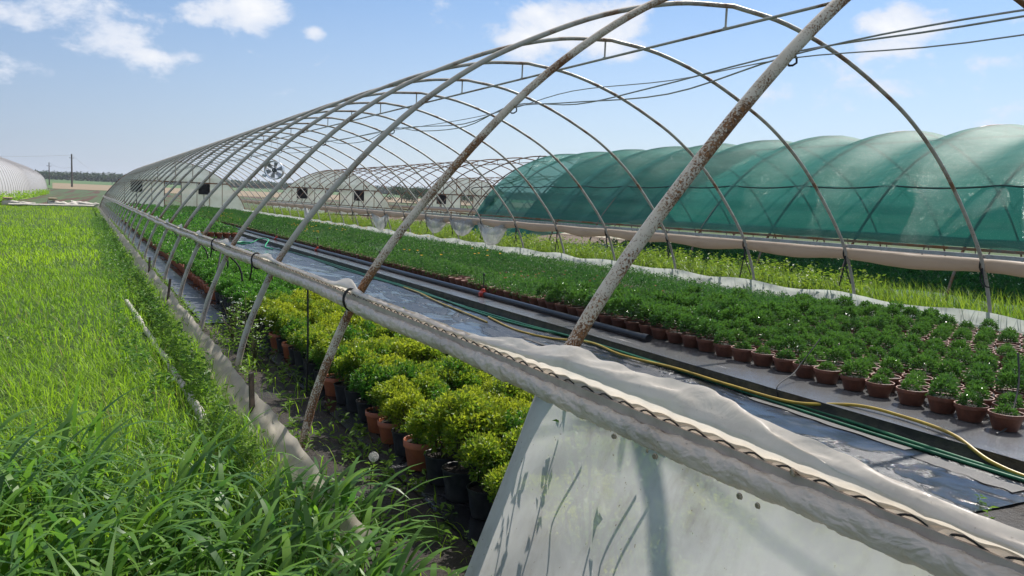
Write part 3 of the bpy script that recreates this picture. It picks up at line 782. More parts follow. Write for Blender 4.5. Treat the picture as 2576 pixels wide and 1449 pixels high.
slab.grid(14, 300, lambda u, v: (4.72+.54*u, -1+(YEND+.8)*v, .10+.003*nz(u*4, v*200)))
slab.raw([(5.25, -1, .096), (10.55, -1, .096), (10.55, YEND-.2, .096), (5.25, YEND-.2, .096)], [(0, 1, 2, 3)])
slab.put('bed_slab', WETCONC, kind='structure')
kf = MB(); kf.grid(120, 5, lambda u, v: (4.72-.012*nz(u*90, v*2)-.004-.02*(1-v), -1+(YEND+.8)*u, -.02+.119*v))
kf.put('kerb', KERBSIDE, kind='structure')
# loose folds of fabric along the foot of the slab
FOLDMAT = simple('dark_fabric_fold', (.016, .017, .019), (.045, .042, .038), 9.0, .62, .4, 60.0, .35)
def fabric_fold(label, y0, y1, x, w, seed):
    m = MB(); m.grid(60, 9, lambda u, v: (x+w*(v-.5)+.03*nz(u*6, seed)+.05*u, y0+(y1-y0)*u, .022+(.030+.025*abs(nz(u*8, seed)))*math.sin(math.pi*v)*math.sin(math.pi*min(1, u*6))*math.sin(math.pi*min(1, (1-u)*6+.02)))) 
    return tag(m.put('fabric_fold', FOLDMAT), label, 'fabric fold', 'raised folds in the wet fabric')
fabric_fold('dark rumpled fold of wet fabric under the yellow hose near the corner', 2.45, 3.1, 4.42, .14, 1)
fabric_fold('long low fold of wet fabric beside the kerb', 3.2, 4.6, 4.54, .10, 2)
fabric_fold('narrow fold crossing the wet fabric close to the white flap', 2.7, 4.0, 3.9, .06, 3)
fabric_fold('short dark fold in the puddled part of the aisle', 6.3, 7.0, 3.9, .07, 4)
fabric_fold('thin fold in the aisle beside the cut end of the yellow hose', 6.9, 8.2, 4.15, .05, 5)

# ------------------------------------------------------------------ pipe, sprinklers, hoses
def water_pipe():
    t = thing('water_pipe', 'black irrigation pipe lying on the kerb along the small pots', 'pipe', (5.07, 6.6, .1))
    ys = np.linspace(0, 56, 120)
    MB().tube([(.02*nz(y*.2, 3)+.0, y, .038) for y in ys], .034, 12).put('pipe_body', BLACKHOSE, t)
    MB().tube([(.0, -.03, .038), (.0, .06, .038)], .040, 12).put('end_cap', BLACKHOSE, t)
    for k, y in enumerate((3.85, 8.5, 13.2, 18.0, 23.5, 30)):
        x = .02*nz(y*.2, 3)
        c = MB(); c.tube([(x, y-.055, .038), (x, y+.055, .038)], .047, 12); c.box((x-.05, y, .035), (.03, .05, .05)).box((x+.0, y, .09), (.05, .04, .03)); c.lathe([(.02, .09), (.02, .115), (.012, .12), (0, .12)], 10, (x, y, 0))
        s = c.put('saddle_clamp', REDP, t)
        MB().tube([(x, y, .118), (x, y, .30)], .007, 6).lathe([(0, .30), (.014, .30), (.016, .325), (.006, .34), (0, .345)], 10, (x, y, 0)).put('sprinkler', BLACK, s)
water_pipe()
# fine spray thrown by two of the sprinklers
def spray(x, y, z, name):
    rng = np.random.default_rng(int(y*10)); n = 1400
    a = rng.uniform(0, 2*np.pi, n); v = rng.uniform(.4, 1.0, n); t = rng.random(n)
    r = v*t*1.3; h = v*t*1.15-1.35*t*t
    p = np.stack([x+r*np.cos(a), y+r*np.sin(a), z+h], 1); p = p[p[:, 2] > .2]
    V, F = leaf_quads(p, rng.normal(size=p.shape), .006, .8, .1, rng)
    t_ = NT('water_drop'); m = t_.end(t_.mixs(.5, t_.bsdf((.9, .93, .95), .1, None, .8), t_.n('ShaderNodeBsdfTransparent').outputs[0]))
    add(name, mesh_np(V, F, name, False), m, kind='stuff')
spray(5.07, 15.1, .42, 'water_spray'); spray(5.07, 19.8, .42, 'water_spray')
def hose(label, pts, r, mat):
    P = catmull(pts, 10); P = np.array([(x-.21+.010*nz(y*1.3, r*900), y, z) for x, y, z in P])
    return tag(MB().tube(P, r, 8).put('garden_hose', mat), label, 'hose', 'hoses along the kerb')
hose('yellow hose winding along the foot of the kerb from the near corner', [(4.93, 1.6, .03), (4.86, 2.4, .035), (4.86, 2.75, .06), (5.00, 3.1, .118), (5.08, 3.5, .122), (5.05, 3.85, .118), (4.86, 4.25, .06), (4.84, 4.9, .05), (4.84, 5.6, .05), (4.78, 6.3, .04), (4.80, 6.9, .06), (4.62, 7.4, .03), (4.52, 8.0, .03), (4.66, 9.0, .03)], .0118, YHOSE)
hose('yellow hose piece with a cut end lying in the puddled aisle', [(4.45, 8.6, .03), (4.52, 9.4, .03), (4.60, 10.4, .03), (4.74, 11.5, .035), (4.80, 12.4, .03)], .0118, YHOSE)
hose('green hose lying against the kerb beneath the yellow one', [(4.90, 1.6, .03), (4.84, 2.5, .03), (4.86, 3.2, .035), (4.92, 4.0, .03), (4.88, 5.0, .03), (4.92, 6.0, .03), (4.90, 7.2, .03), (4.74, 8.4, .03), (4.72, 9.6, .03), (4.86, 12, .03), (4.84, 15, .03), (4.88, 19, .03)], .0125, GHOSE)
hose('second green hose running loosely beside the kerb into the distance', [(4.84, 1.8, .03), (4.80, 2.6, .03), (4.80, 3.6, .03), (4.86, 5.2, .03), (4.86, 7.0, .045), (4.80, 8.8, .03), (4.78, 10.5, .03), (4.80, 13, .03), (4.74, 16, .03), (4.82, 20, .03), (4.5, 22.8, .03)], .0115, GHOSE)
hose('bright green hose kinked in a loop at the far end of the wet aisle', [(4.55, 21.5, .03), (4.50, 22.2, .05), (4.72, 22.9, .20), (4.62, 23.6, .18), (4.30, 23.5, .05), (4.0, 24.2, .03), (4.35, 24.6, .03), (4.55, 24.2, .03)], .016, BRGREEN)
rod('bent thin black dripper wire hanging over the kerb in front of the small pots', [(5.45, 4.75, .42), (5.32, 4.72, .33), (5.2, 4.70, .24), (5.05, 4.64, .17), (4.74, 4.5, .125), (4.70, 4.45, .02)], .005, name='dripper_wire', cat='wire')
rod('curved black wire leaning out of the small pots onto the wet kerb', [(5.75, 3.3, .55), (5.62, 3.2, .38), (5.45, 3.12, .22), (5.28, 3.05, .13), (5.12, 3.02, .112)], .006, name='dripper_wire', cat='wire')

# ------------------------------------------------------------------ overhead cables and fan
def cables():
    t = thing('power_cables', 'loose grey cables tied along the left shoulder of the hoops', 'cable', (2.36, 0, 2.02))
    for k in range(3):
        pts = []
        for i, y in enumerate(YS1[:22]):
            pts.append((0+.006*k, y+.03, .0+.012*k))
            sg = random.uniform(.0, .055)*(1+.3*k)
            pts.append((.05*random.uniform(-1, 1), y+SP*.35, -sg*.8+random.uniform(-.01, .02))); pts.append((.04*random.uniform(-1, 1), y+SP*.7, -sg+random.uniform(0, .04)))
        MB().tube(catmull(pts, 5), .0034 if k else .0025, 6).put('cable', CABLE, t)
    m = MB(); m.tube([(.028*math.cos(a), .02+.006*math.sin(3*a), .028*math.sin(a)) for a in np.linspace(0, 6.28, 12)], .0045, 5)
    me = m.mesh('cable_tie'); me.materials.append(BLACK)
    for y in YS1[:22]:
        o = add('cable_tie', me, BLACK, t); o.location = (0, y, 0)
cables()
def fan():
    c = np.array([0, 0, CAM_H])+ray(690, 428)*1.0
    d = ray(690, 428); tt = 5.75/d[0]; P = np.array([0, 0, CAM_H])+d*tt
    t = thing('circulation_fan', 'round steel circulation fan hanging on wires below the ridge', 'fan', tuple(P), R(-22))
    r = .30
    m = MB(); n = 32; V = []; F = []
    prof = [(r*1.03, -.16), (r, -.12), (r*.98, .10), (r*1.04, .16), (r*1.02, .16), (r*.955, .10), (r*.97, -.12), (r*1.0, -.16), (r*1.03, -.16)]
    for (q, yy) in prof:
        for i in range(n):
            a = 2*math.pi*i/n; V.append((q*math.cos(a), yy, q*math.sin(a)))
    for j in range(len(prof)-1):
        for i in range(n): F.append((j*n+i, (j+1)*n+i, (j+1)*n+(i+1) % n, j*n+(i+1) % n))
    m.raw(V, F).put('housing', FANMETAL, t)
    m = MB()
    for k in range(6):
        a0 = k*math.pi/3+.3
        def bl(u, v, a0=a0):
            q = .07+.20*u; a = a0+(v-.5)*(.75-.2*u); return (q*math.cos(a), .03*(v-.5)*2+.008*math.sin(3*v), q*math.sin(a))
        m.grid(5, 5, bl)
    m.put('blades', FANMETAL, t)
    m = MB(); m.tube([(0, -.06, 0), (0, .12, 0)], .075, 16); m.put('motor', FANDARK, t)
    m = MB()
    for q in (.10, .17, .24, .29): m.tube([(q*math.cos(a), -.14, q*math.sin(a)) for a in np.linspace(0, 6.2832, 28)], .003, 4, False)
    for a in np.linspace(0, math.pi, 4)[:-1]: m.tube([(.3*math.cos(a), -.145, .3*math.sin(a)), (-.3*math.cos(a), -.145, -.3*math.sin(a))], .004, 4)
    m.put('guard', FANMETAL, t)
    top = 3.36-P[2]
    m = MB()
    for sx in (-.18, .18): m.tube([(sx, 0, .26), (sx*.4, 0, top)], .005, 5)
    m.put('hanger', CABLE, t)
    m = MB(); m.box((-.33, 0, -.2), (.12, .10, .08), 0, 0, R(20)); m.put('junction_box', FANMETAL, t, False)
fan()

# ------------------------------------------------------------------ pots and plants
def pot_mesh(r, h, rim=True, n=22, taper=.74):
    m = MB(); b = r*taper
    p = [(0, 0), (b*.95, 0), (b, .004)]
    if rim: p += [(r*.93, h*.76), (r*.94, h*.77), (r, h*.78), (r*1.01, h*.985), (r*.985, h), (r*.93, h*.985), (r*.90, h*.80)]
    else: p += [(b+(r-b)*.33, h*.33), (b+(r-b)*.345, h*.345), (r*.97, h*.9), (r*1.03, h*.955), (r*1.02, h), (r*.95, h*.985), (r*.92, h*.82)]
    m.lathe(p, n); return m
def soil_disc(r, z, n=18):
    m = MB(); V = [(0, 0, z+.006)]; rng = random.Random(int(r*1e4))
    for q in (.5, 1.0):
        for i in range(n):
            a = 2*math.pi*i/n; V.append((q*r*math.cos(a), q*r*math.sin(a), z+rng.uniform(-.004, .006)))
    F = [(0, 1+i, 1+(i+1) % n) for i in range(n)]+[(1+i, 1+n+i, 1+n+(i+1) % n, 1+(i+1) % n) for i in range(n)]
    return m.raw(V, F)
def stems_mesh(n, r, h, z0, seed, rad=.0028):
    rng = np.random.default_rng(seed); m = MB()
    for k in range(n):
        a = rng.uniform(0, 6.28); q = r*math.sqrt(rng.random())
        b = (.25*q*math.cos(a), .25*q*math.sin(a), z0); e = (q*math.cos(a), q*math.sin(a), z0+h*rng.uniform(.7, 1))
        mid = (.55*q*math.cos(a+.2), .55*q*math.sin(a+.2), z0+h*.5)
        m.tube(catmull([b, mid, e], 3), rad, 4, False)
    return m
def share(mb, name, mat, smooth=True):
    me = mb.mesh(name, smooth); me.materials.append(mat); return me
# tall yellow-green bushes
BP_R, BP_H = .092, .145
POT_B = share(pot_mesh(BP_R, BP_H, False), 'black_pot', BLACKP)
POT_T = share(pot_mesh(BP_R*1.06, BP_H, True), 'terracotta_pot', TERRA_BR)
SOIL_B = share(soil_disc(BP_R*.93, BP_H*.86), 'pot_soil', POTSOIL)
def bush_meshes(mat, k, h, r, nl, sz, prefix, yellow=True, seed0=0):
    out = []
    for i in range(k):
        rng = np.random.default_rng(seed0+i*13)
        parts = []
        heads = 11
        for j in range(heads):
            a = j*2.4+rng.uniform(-.3, .3); q = r*math.sqrt((j+.4)/heads)*.86
            hz = BP_H*.86+h*(1-.30*(q/r)**2)*rng.uniform(.80, 1.05)
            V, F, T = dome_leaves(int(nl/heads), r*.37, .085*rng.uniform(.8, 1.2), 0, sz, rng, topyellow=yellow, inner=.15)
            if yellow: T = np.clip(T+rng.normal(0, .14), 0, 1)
            parts.append((V+np.array([q*math.cos(a), q*math.sin(a), hz-.075]), F, T))
        n2 = int(nl*.26)                     # lower leaves round the stems
        a = rng.uniform(0, 6.28, n2); q = r*np.sqrt(rng.random(n2))*.92; z = BP_H+h*(.08+.66*rng.random(n2)**.8)
        q = q*(.55+.45*(z-BP_H)/h)
        V, F = leaf_quads(np.stack([q*np.cos(a), q*np.sin(a), z], 1), np.stack([np.cos(a), np.sin(a), rng.normal(-.1, .5, n2)], 1)+rng.normal(0, .4, (n2, 3)), rng.uniform(.7, 1.3, n2)*sz*1.15, .6, .2, rng)
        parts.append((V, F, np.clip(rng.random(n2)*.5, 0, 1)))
        V, F, T = merge(parts)
        me = mesh_np(V, F, prefix+'_foliage', False, T); me.materials.append(mat)
        st = share(stems_mesh(13, r*.8, h*.85, BP_H*.86, seed0+i), prefix+'_stems', STEM)
        out.append((me, st))
    return out
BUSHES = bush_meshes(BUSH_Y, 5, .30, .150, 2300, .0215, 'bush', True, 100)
BUSHES_G = bush_meshes(BUSH_G, 4, .27, .150, 950, .031, 'green_bush', False, 300)
ORD = ['first', 'second', 'third', 'fourth', 'fifth', 'sixth', 'seventh', 'eighth', 'ninth', 'tenth', 'eleventh', 'twelfth', 'thirteenth', 'fourteenth', 'fifteenth', 'sixteenth', 'seventeenth', 'eighteenth', 'nineteenth', 'twentieth',
       'twenty-first', 'twenty-second', 'twenty-third', 'twenty-fourth', 'twenty-fifth', 'twenty-sixth', 'twenty-seventh', 'twenty-eighth', 'twenty-ninth', 'thirtieth', 'thirty-first', 'thirty-second', 'thirty-third', 'thirty-fourth', 'thirty-fifth', 'thirty-sixth', 'thirty-seventh', 'thirty-eighth', 'thirty-ninth', 'fortieth']
def potted(name, label, cat, group, loc, rz, pot, soil, fol, stem=None, sc=1.0, fsc=1.0, tilt=0.0):
    t = thing(name, label, cat, loc, rz, group); t.scale = (sc, sc, sc)
    p = bpy.data.objects.new('pot', pot); link(p, t)
    s = bpy.data.objects.new('soil', soil); link(s, t)
    f = bpy.data.objects.new('foliage', fol); link(f, t); f.scale = (fsc, fsc, fsc*random.uniform(.92, 1.08)); f.rotation_euler = (tilt*.5, tilt, random.uniform(0, 6.28))
    if stem:
        q = bpy.data.objects.new('stems', stem); link(q, t); q.rotation_euler = f.rotation_euler; q.scale = f.scale
    return t
rw = random.Random(21)
ROWX = [1.60, 1.83, 2.06, 2.29, 2.51]
NROW = ['row beside the bare soil', 'second row in from the bare soil', 'third row in from the bare soil', 'fourth row in from the bare soil', 'row beside the wet aisle']
front_terra = {5: 1, 6: 0}
for ri, x in enumerate(ROWX):
    y = .75 if ri < 4 else 2.9; k = 0; vis = 0
    while y < 8.6:
        if ri == 0: terra = any(abs(y-q) < .115 for q in (3.95, 4.42, 4.66, 5.75, 7.0, 7.5))
        else: terra = rw.random() < .3
        if not (ri == 4 and y > 8.0):
            m, st = BUSHES[rw.randrange(5)]
            if ri == 0 and y > 2.9:
                vis += 1
                lab = 'yellow-green bush in %s pot, %s from the plastic sheet beside the soil' % ('orange' if terra else 'black', ORD[vis-1])
            elif y < 2.5: lab = 'yellow-green bush behind the milky sheet, '+NROW[ri]
            else: lab = 'yellow-green bush in %s pot, %s' % ('orange' if terra else 'black', NROW[ri])
            small = ri == 0 and abs(y-3.95) < .1
            s = rw.uniform(.88, 1.08)
            potted('potted_bush', lab, 'potted bush', 'yellow-green bushes in the left bed', (x+rw.uniform(-.02, .02), y, .02), rw.uniform(0, 6.28), POT_T if terra else POT_B, SOIL_B, m, st, s, (.62 if small else rw.uniform(.82, 1.10)), rw.uniform(-.10, .10))
        y += .245+rw.uniform(-.012, .012); k += 1
# darker green pots behind them
nrow = {}
for ri in range(5):
    x = 1.58+ri*.235; y = 8.75
    while y < 14.6:
        terra = (y > 11.2) if ri == 0 else (rw.random() < .35 or y > 12)
        m, st = BUSHES_G[rw.randrange(4)]
        nrow[ri] = nrow.get(ri, 0)+1
        if ri == 0: lab = 'dark green plant in %s pot, %s past the yellow bushes along the fabric strip' % ('terracotta' if terra else 'black', ORD[nrow[ri]-1])
        else: lab = 'dark green potted plant behind the yellow bushes, %s row in from the fabric strip' % ORD[ri]
        potted('potted_plant', lab, 'potted plant', 'dark green plants in the left bed', (x+rw.uniform(-.02, .02), y, .02), rw.uniform(0, 6.28), POT_T if terra else POT_B, SOIL_B, m, None, rw.uniform(.86, 1.0), rw.uniform(.86, 1.0), rw.uniform(-.05, .05))
        y += .25+rw.uniform(-.012, .012)

# small pots on the raised slab
SP_R, SP_H = .108, .115
POT_S = share(pot_mesh(SP_R, SP_H, True, 24, .70), 'bowl_pot', TERRA)
SOIL_S = share(soil_disc(SP_R*.92, SP_H*.86), 'bowl_soil', POTSOIL)
def seedling(seed, n=500, r=.088, h=.118, sz=.030):
    rng = np.random.default_rng(seed)
    ph = rng.uniform(0, 2*np.pi, n); cz = rng.uniform(0, 1, n)**.8; sr = np.sqrt(1-cz**2)
    k = 1+.17*np.sin(5*ph+seed)*np.sin(cz*6+seed*.7)+rng.normal(0, .05, n); rad = (.55+.45*rng.random(n)**.5)*k
    pos = np.stack([np.cos(ph)*sr*r*rad, np.sin(ph)*sr*r*rad, SP_H*.80+.012+cz*h*rad], 1)
    d = np.stack([np.cos(ph)*(sr+.25), np.sin(ph)*(sr+.25), .15+cz*.9], 1)+rng.normal(0, .42, (n, 3))
    V, F = leaf_quads(pos, d, rng.uniform(.7, 1.25, n)*sz, .40, .22, rng)
    T = np.clip(rng.random(n)*.6+cz*.4, 0, 1)
    me = mesh_np(V, F, 'seedling_foliage', False, T); me.materials.append(SEED); return me, (V, F, T)
SEEDS = [seedling(500+i*7) for i in range(6)]
XS = [5.345+i*.228 for i in range(9)]+[7.70+i*.228 for i in range(8)]
cnt = 0; fr = 0; spots = []
for ri, x in enumerate(XS):
    y = .115*(ri % 2)+2.35+.012*ri
    while y < 64.4:
        spots.append((x, y, ri)); y += .243
def in_view(x, y):
    az = math.atan2(x, y)-YAW; return az < math.atan(IW/2/F_PX)+.03
near = [s for s in spots if in_view(s[0], s[1])]
near.sort(key=lambda s: math.hypot(s[0], s[1])+(0 if s[1] < 7.6 else 2))
near_set = near[:296]; nearkeys = {(s[0], s[1]) for s in near_set}
byrow = {}
for s in sorted(near_set, key=lambda s: s[1]): byrow.setdefault(s[2], []).append(s)
for ri, lst in byrow.items():
    for k, (x, y, _) in enumerate(lst):
        if ri > 8 and rw.random() < .10: continue           # gaps in the sparse back rows
        if ri == 0 and k < 40: lab = 'small leafy plant in terracotta bowl, %s from the frame edge in the kerb row' % ORD[k]
        elif ri < 9: lab = 'small leafy plant in a terracotta bowl, %s row back from the wet kerb' % ORD[ri]
        else: lab = 'small leafy plant in terracotta bowl past the bare gap, %s row from the skirt' % ORD[16-ri]
        m = SEEDS[rw.randrange(6)][0]
        g_ = 1.0 if y < 5.4 else min(1.5, 1.0+(y-5.4)*.3)
        potted('seedling_pot', lab, 'potted seedling', 'terracotta bowls on the raised bed', (x+rw.uniform(-.018, .018), y+rw.uniform(-.015, .015), .102), rw.uniform(0, 6.28), POT_S, SOIL_S, m, None, rw.uniform(.95, 1.05), rw.uniform(.68, 1.15)*g_*(1 if ri < 9 else .82), rw.uniform(-.08, .08))
# everything beyond the nearest three hundred: one mass
far = np.array([(x, y) for x, y, _ in spots if (x, y) not in nearkeys and (in_view(x, y) or y > 5)])
def lod(n, sz, seed, r=.14, h=.15, z0=.10):
    rng = np.random.default_rng(seed); V, F, T = dome_leaves(n, r, h, z0, sz, rng, inner=.3); return V, F, T
parts = []
for (a, b, n, sz) in ((0, 10, 300, .029), (10, 16, 190, .035), (16, 30, 80, .050), (30, 70, 34, .075)):
    P = far[(far[:, 1] >= a) & (far[:, 1] < b)]
    if not len(P): continue
    for v in range(3):
        Q = P[v::3]; V, F, T = lod(n, sz, 700+v)
        hh = np.array([(1.0+.22*nz(x*.9, y*.35, 4)+.30*nz(x*3.3, y*3.3))*(.45 if abs(x-6.50) < .14 or abs(x-8.6) < .14 else 1) for x, y in Q])
        keep = np.array([not (7.2 < x < 7.6) and not (nz(x*2.1, y*.8, 12) > .44) for x, y in Q])
        P3 = np.c_[Q, np.full(len(Q), .10)]
        dT = np.array([.55*nz(x*1.3, y*.12, 21)-(.25 if 6.4 < x < 8.4 else 0) for x, y in Q])
        parts.append(replicate(V, F, T, P3[keep], RNG.uniform(0, 6.28, keep.sum()), .9*hh[keep]*(1-.18*(Q[keep][:, 0] > 8.3)), dT[keep]))
V, F, T = merge(parts)
add('bedding_plants', mesh_np(V, F, 'bedding_plants', False, T), BEDLEAF, kind='stuff')
# their pots where the edge of the block shows
pm = pot_mesh(SP_R, SP_H, True, 12, .70); PV = np.array(pm.v); PF = np.array(pm.f)
P = np.array([(x, y, .102) for x, y in far if (x < 5.7 or 7.6 < x < 7.8) and y < 45])
V, F, T = replicate(PV, PF, np.zeros(len(PF)), P, np.zeros(len(P)), np.ones(len(P)))
add('bedding_pots', mesh_np(V, F, 'bedding_pots'), TERRA, kind='stuff')
# flowers in the far beds
rng = np.random.default_rng(77)
n = 420; fx = rng.uniform(5.4, 9.6, n); fy = rng.uniform(15, 48, n); keep = np.array([nz(x*.7, y*.12, 9) > .12 for x, y in zip(fx, fy)])
fx, fy = fx[keep], fy[keep]
C = np.stack([fx, fy, np.full(len(fx), .36)], 1); C = np.repeat(C, 5, 0); a = np.tile(np.arange(5)*1.2566, len(fx))
V, F = leaf_quads(C, np.stack([np.cos(a), np.sin(a), np.full(len(a), .5)], 1), .035, .8, .1, rng)
add('yellow_blossoms', mesh_np(V, F, 'yellow_blossoms', False, rng.random(len(F))), PETALY, kind='stuff')
n = 46; fx = rng.uniform(5.4, 7.2, n); fy = rng.uniform(7.0, 11.5, n)
C = np.repeat(np.stack([fx, fy, np.full(n, .37)], 1), 6, 0); a = np.tile(np.arange(6)*1.047, n)
V, F = leaf_quads(C, np.stack([np.cos(a), np.sin(a), np.full(len(a), .5)], 1), .022, .8, .1, rng)
add('orange_blossoms', mesh_np(V, F, 'orange_blossoms', False, rng.random(len(F))), simple('faded_orange_petal', (.42, .12, .03), (.3, .08, .03), 30., .7), kind='stuff')
# left far bed
L = []
for ri in range(5):
    y = 14.75
    while y < 64.4: L.append((1.58+ri*.24, y)); y += .26
for ri in range(7):
    y = 27.0
    while y < 64.4: L.append((2.85+ri*.24, y)); y += .26
L = np.array(L); parts = []; pots = []
for (a, b, n, sz) in ((14, 20, 120, .05), (20, 32, 60, .065), (32, 70, 26, .095)):
    P = L[(L[:, 1] >= a) & (L[:, 1] < b)]
    for v in range(3):
        Q = P[v::3]; V, F, T = lod(n, sz, 800+v, .155, .17, .18)
        sc = np.array([1.0+.2*nz(x*1.1, y*.5, 6)+RNG.normal(0, .05) for x, y in Q])
        parts.append(replicate(V, F, T, np.c_[Q, np.full(len(Q), .02)], RNG.uniform(0, 6.28, len(Q)), sc))
V, F, T = merge(parts)
add('left_bed_plants', mesh_np(V, F, 'left_bed_plants', False, T), BUSH_G, kind='stuff')
pm = pot_mesh(BP_R, BP_H, True, 10); PV = np.array(pm.v); PF = np.array(pm.f)
P = np.array([(x, y, .02) for x, y in L if (x < 1.9 and y < 40) or (y < 27.6 and x > 3)])
V, F, T = replicate(PV, PF, np.zeros(len(PF)), P, np.zeros(len(P)), np.ones(len(P)))
add('left_bed_pots', mesh_np(V, F, 'left_bed_pots'), TERRA_BR, kind='stuff')
# beds inside the netted tunnel
parts = []
for (x0, x1, y0, y1, n) in ((13.9, 16.3, 4.5, 19.5, 900), (17.6, 21.6, 5., 26., 700)):
    P = np.stack([RNG.uniform(x0, x1, n), RNG.uniform(y0, y1, n), np.full(n, .02)], 1)
    P[:, 0] = np.round(P[:, 0]/.45)*.45+RNG.normal(0, .05, n)
    V, F, T = lod(46, .085, 900, .17, .17, .03)
    parts.append(replicate(V, F, T, P, RNG.uniform(0, 6.28, n), RNG.uniform(.8, 1.25, n)))
V, F, T = merge(parts)
add('netted_bed_plants', mesh_np(V, F, 'netted_bed_plants', False, T), BEDDARK, kind='stuff')
sheet('net_bed_fabric', 13.4, 16.9, 4.0, 20.0, .012, FABRIC_DULL)

# ------------------------------------------------------------------ grass and weeds
rng = np.random.default_rng(11)
def tall_limit(x): return 4.6+.4*nz(x*1.1, 2.2)+(-.7 if x > .1 else .0)+.30*max(0, -x-.8)
def grass_tall():
    parts = []
    n = 7600
    x = rng.uniform(-3.6, 1.08, n); y = rng.uniform(1.2, 6.4, n)
    keep = np.array([(yy < tall_limit(xx)+rng.normal(0, .2)) or (nz(xx*1.3, yy*1.3, 3) > .36 and xx < -.6 and yy < 5.8) for xx, yy in zip(x, y)])
    keep &= ~((x > .74) & (y > 3.75))
    x, y = x[keep], y[keep]; n = len(x)
    dens = np.array([.75+.5*nz(a*2.0, b*2.0, 8) for a, b in zip(x, y)])
    for ns, sel in ((7, slice(0, n)),):
        ang = rng.normal(R(-35), 1.35, n)
        ln = rng.uniform(.30, .60, n)*np.clip(dens+.2, .7, 1.15)*np.where(x > .6, .8, 1)
        V, F = blades(np.stack([x, y, np.full(n, -.01)], 1), ang, ln, rng.uniform(1.1, 2.9, n), rng.uniform(0.0, .28, n), rng.uniform(.018, .037, n), ns, rng, .35)
        T = np.repeat(np.clip(rng.beta(1.5, 2.2, n)+.12*(dens-.75), 0, 1), ns)
        parts.append((V, F, T))
    n = 5500; x = rng.uniform(-3.6, .95, n); y = rng.uniform(1.2, 5.2, n)
    V, F = blades(np.stack([x, y, np.full(n, -.01)], 1), rng.uniform(0, 6.28, n), rng.uniform(.10, .26, n), rng.uniform(.4, 1.8, n), rng.uniform(.05, .6, n), rng.uniform(.006, .012, n), 3, rng)
    parts.append((V, F, np.repeat(.3+rng.random(n)*.7, 3)))
    V, F, T = merge(parts)
    return add('tall_grass', mesh_np(V, F, 'tall_grass', True, T), GRASS_TALL, kind='stuff')
grass_tall()
def grass_short():
    parts = []
    for (y0, y1, n, l0, l1, w, ns, x0, x1) in ((3.4, 8, 30000, .07, .17, .0065, 3, -4.2, .92), (8, 16, 30000, .07, .15, .010, 2, -6.0, .95), (16, 32, 26000, .07, .15, .019, 2, -9., .95), (32, 63, 22000, .08, .16, .04, 1, -14., .95)):
        x = rng.uniform(x0, x1, n); y = rng.uniform(y0, y1, n)
        pat = np.array([nz(a*.55, b*.3, 5)+.5*nz(a*1.8, b*1.1, 2) for a, b in zip(x, y)])
        ln = rng.uniform(l0, l1, n)*(1+.45*np.clip(pat, -.6, .9))
        V, F = blades(np.stack([x, y, np.full(n, -.005)], 1), rng.uniform(0, 6.28, n), ln, rng.uniform(.2, 1.8, n), rng.uniform(.05, 1.0, n), rng.uniform(.7, 1.3, n)*w, ns, rng)
        pat2 = np.array([nz(a*.22, b*.13, 11) for a, b in zip(x, y)]); edge = np.clip((x-.05)/.7, 0, 1)*.3
        T = np.clip(rng.random(n)*.6+.28+.35*pat+.45*pat2-edge, 0, 1)
        parts.append((V, F, np.repeat(T, ns)))
    V, F, T = merge(parts)
    return add('short_grass', mesh_np(V, F, 'short_grass', True, T), GRASS_SHORT, kind='stuff')
grass_short()
def weeds_patch(name, xs, ys, n, h, sz, mat, leaves=12, seed=1, dens=None):
    r_ = np.random.default_rng(seed); x = r_.uniform(*xs, n); y = r_.uniform(*ys, n)
    if dens is not None:
        k = np.array([dens(a, b) for a, b in zip(x, y)]) > r_.random(n); x, y = x[k], y[k]; n = len(x)
    hh = h*r_.uniform(.4, 1.15, n)
    t = np.tile(np.linspace(.1, 1, leaves), n); H = np.repeat(hh, leaves); lx = np.repeat(r_.normal(0, .25, n), leaves); ly = np.repeat(r_.normal(0, .25, n), leaves)
    X = np.repeat(x, leaves)+lx*t*H; Y = np.repeat(y, leaves)+ly*t*H; Z = t*H
    a = r_.uniform(0, 6.28, n*leaves)
    V, F = leaf_quads(np.stack([X, Y, Z], 1), np.stack([np.cos(a), np.sin(a), np.full(len(a), .45)], 1), r_.uniform(.6, 1.3, n*leaves)*sz, .42, .2, r_)
    return add(name, mesh_np(V, F, name, False, r_.random(len(F))), mat, kind='stuff')
def dry_grass():
    n = 1500; x = rng.uniform(-4, .9, n); y = 1.6+rng.random(n)**1.5*14
    V, F = blades(np.stack([x, y, np.zeros(n)], 1), rng.uniform(0, 6.28, n), rng.uniform(.08, .28, n), rng.uniform(.1, 1.0, n), rng.uniform(.2, 1.3, n), rng.uniform(.003, .007, n), 3, rng)
    return add('dry_straw', mesh_np(V, F, 'dry_straw', True, np.repeat(rng.random(n), 3)), leaf('dry_straw', (.30, .22, .09), (.22, .20, .08), .35, .7, .2, None, 0), kind='stuff')
dry_grass()
weeds_patch('verge_weeds', (.30, .78), (4.2, 40), 1500, .20, .05, WEED, 12, 31, lambda x, y: (0 if (y < 11.4 and .30 < x-(.66-.03*(y-5.4))+.42 < .50) else 1)*(.25+.75*max(0, min(1, (x-.3)*2.2+nz(y*.8, x))))*(1 if y < 12 else .8))
weeds_patch('pale_verge_weeds', (.62, .80), (4.0, 14), 420, .15, .045, WEED_LIGHT, 11, 32)
weeds_patch('meadow_weeds', (-5, .4), (5.2, 22), 1500, .13, .045, WEED, 9, 33, lambda x, y: max(0, nz(x*.6, y*.4, 4)*1.6))
weeds_patch('soil_weeds', (1.02, 1.50), (2.0, 9.2), 150, .09, .045, WEED_LIGHT, 8, 34)
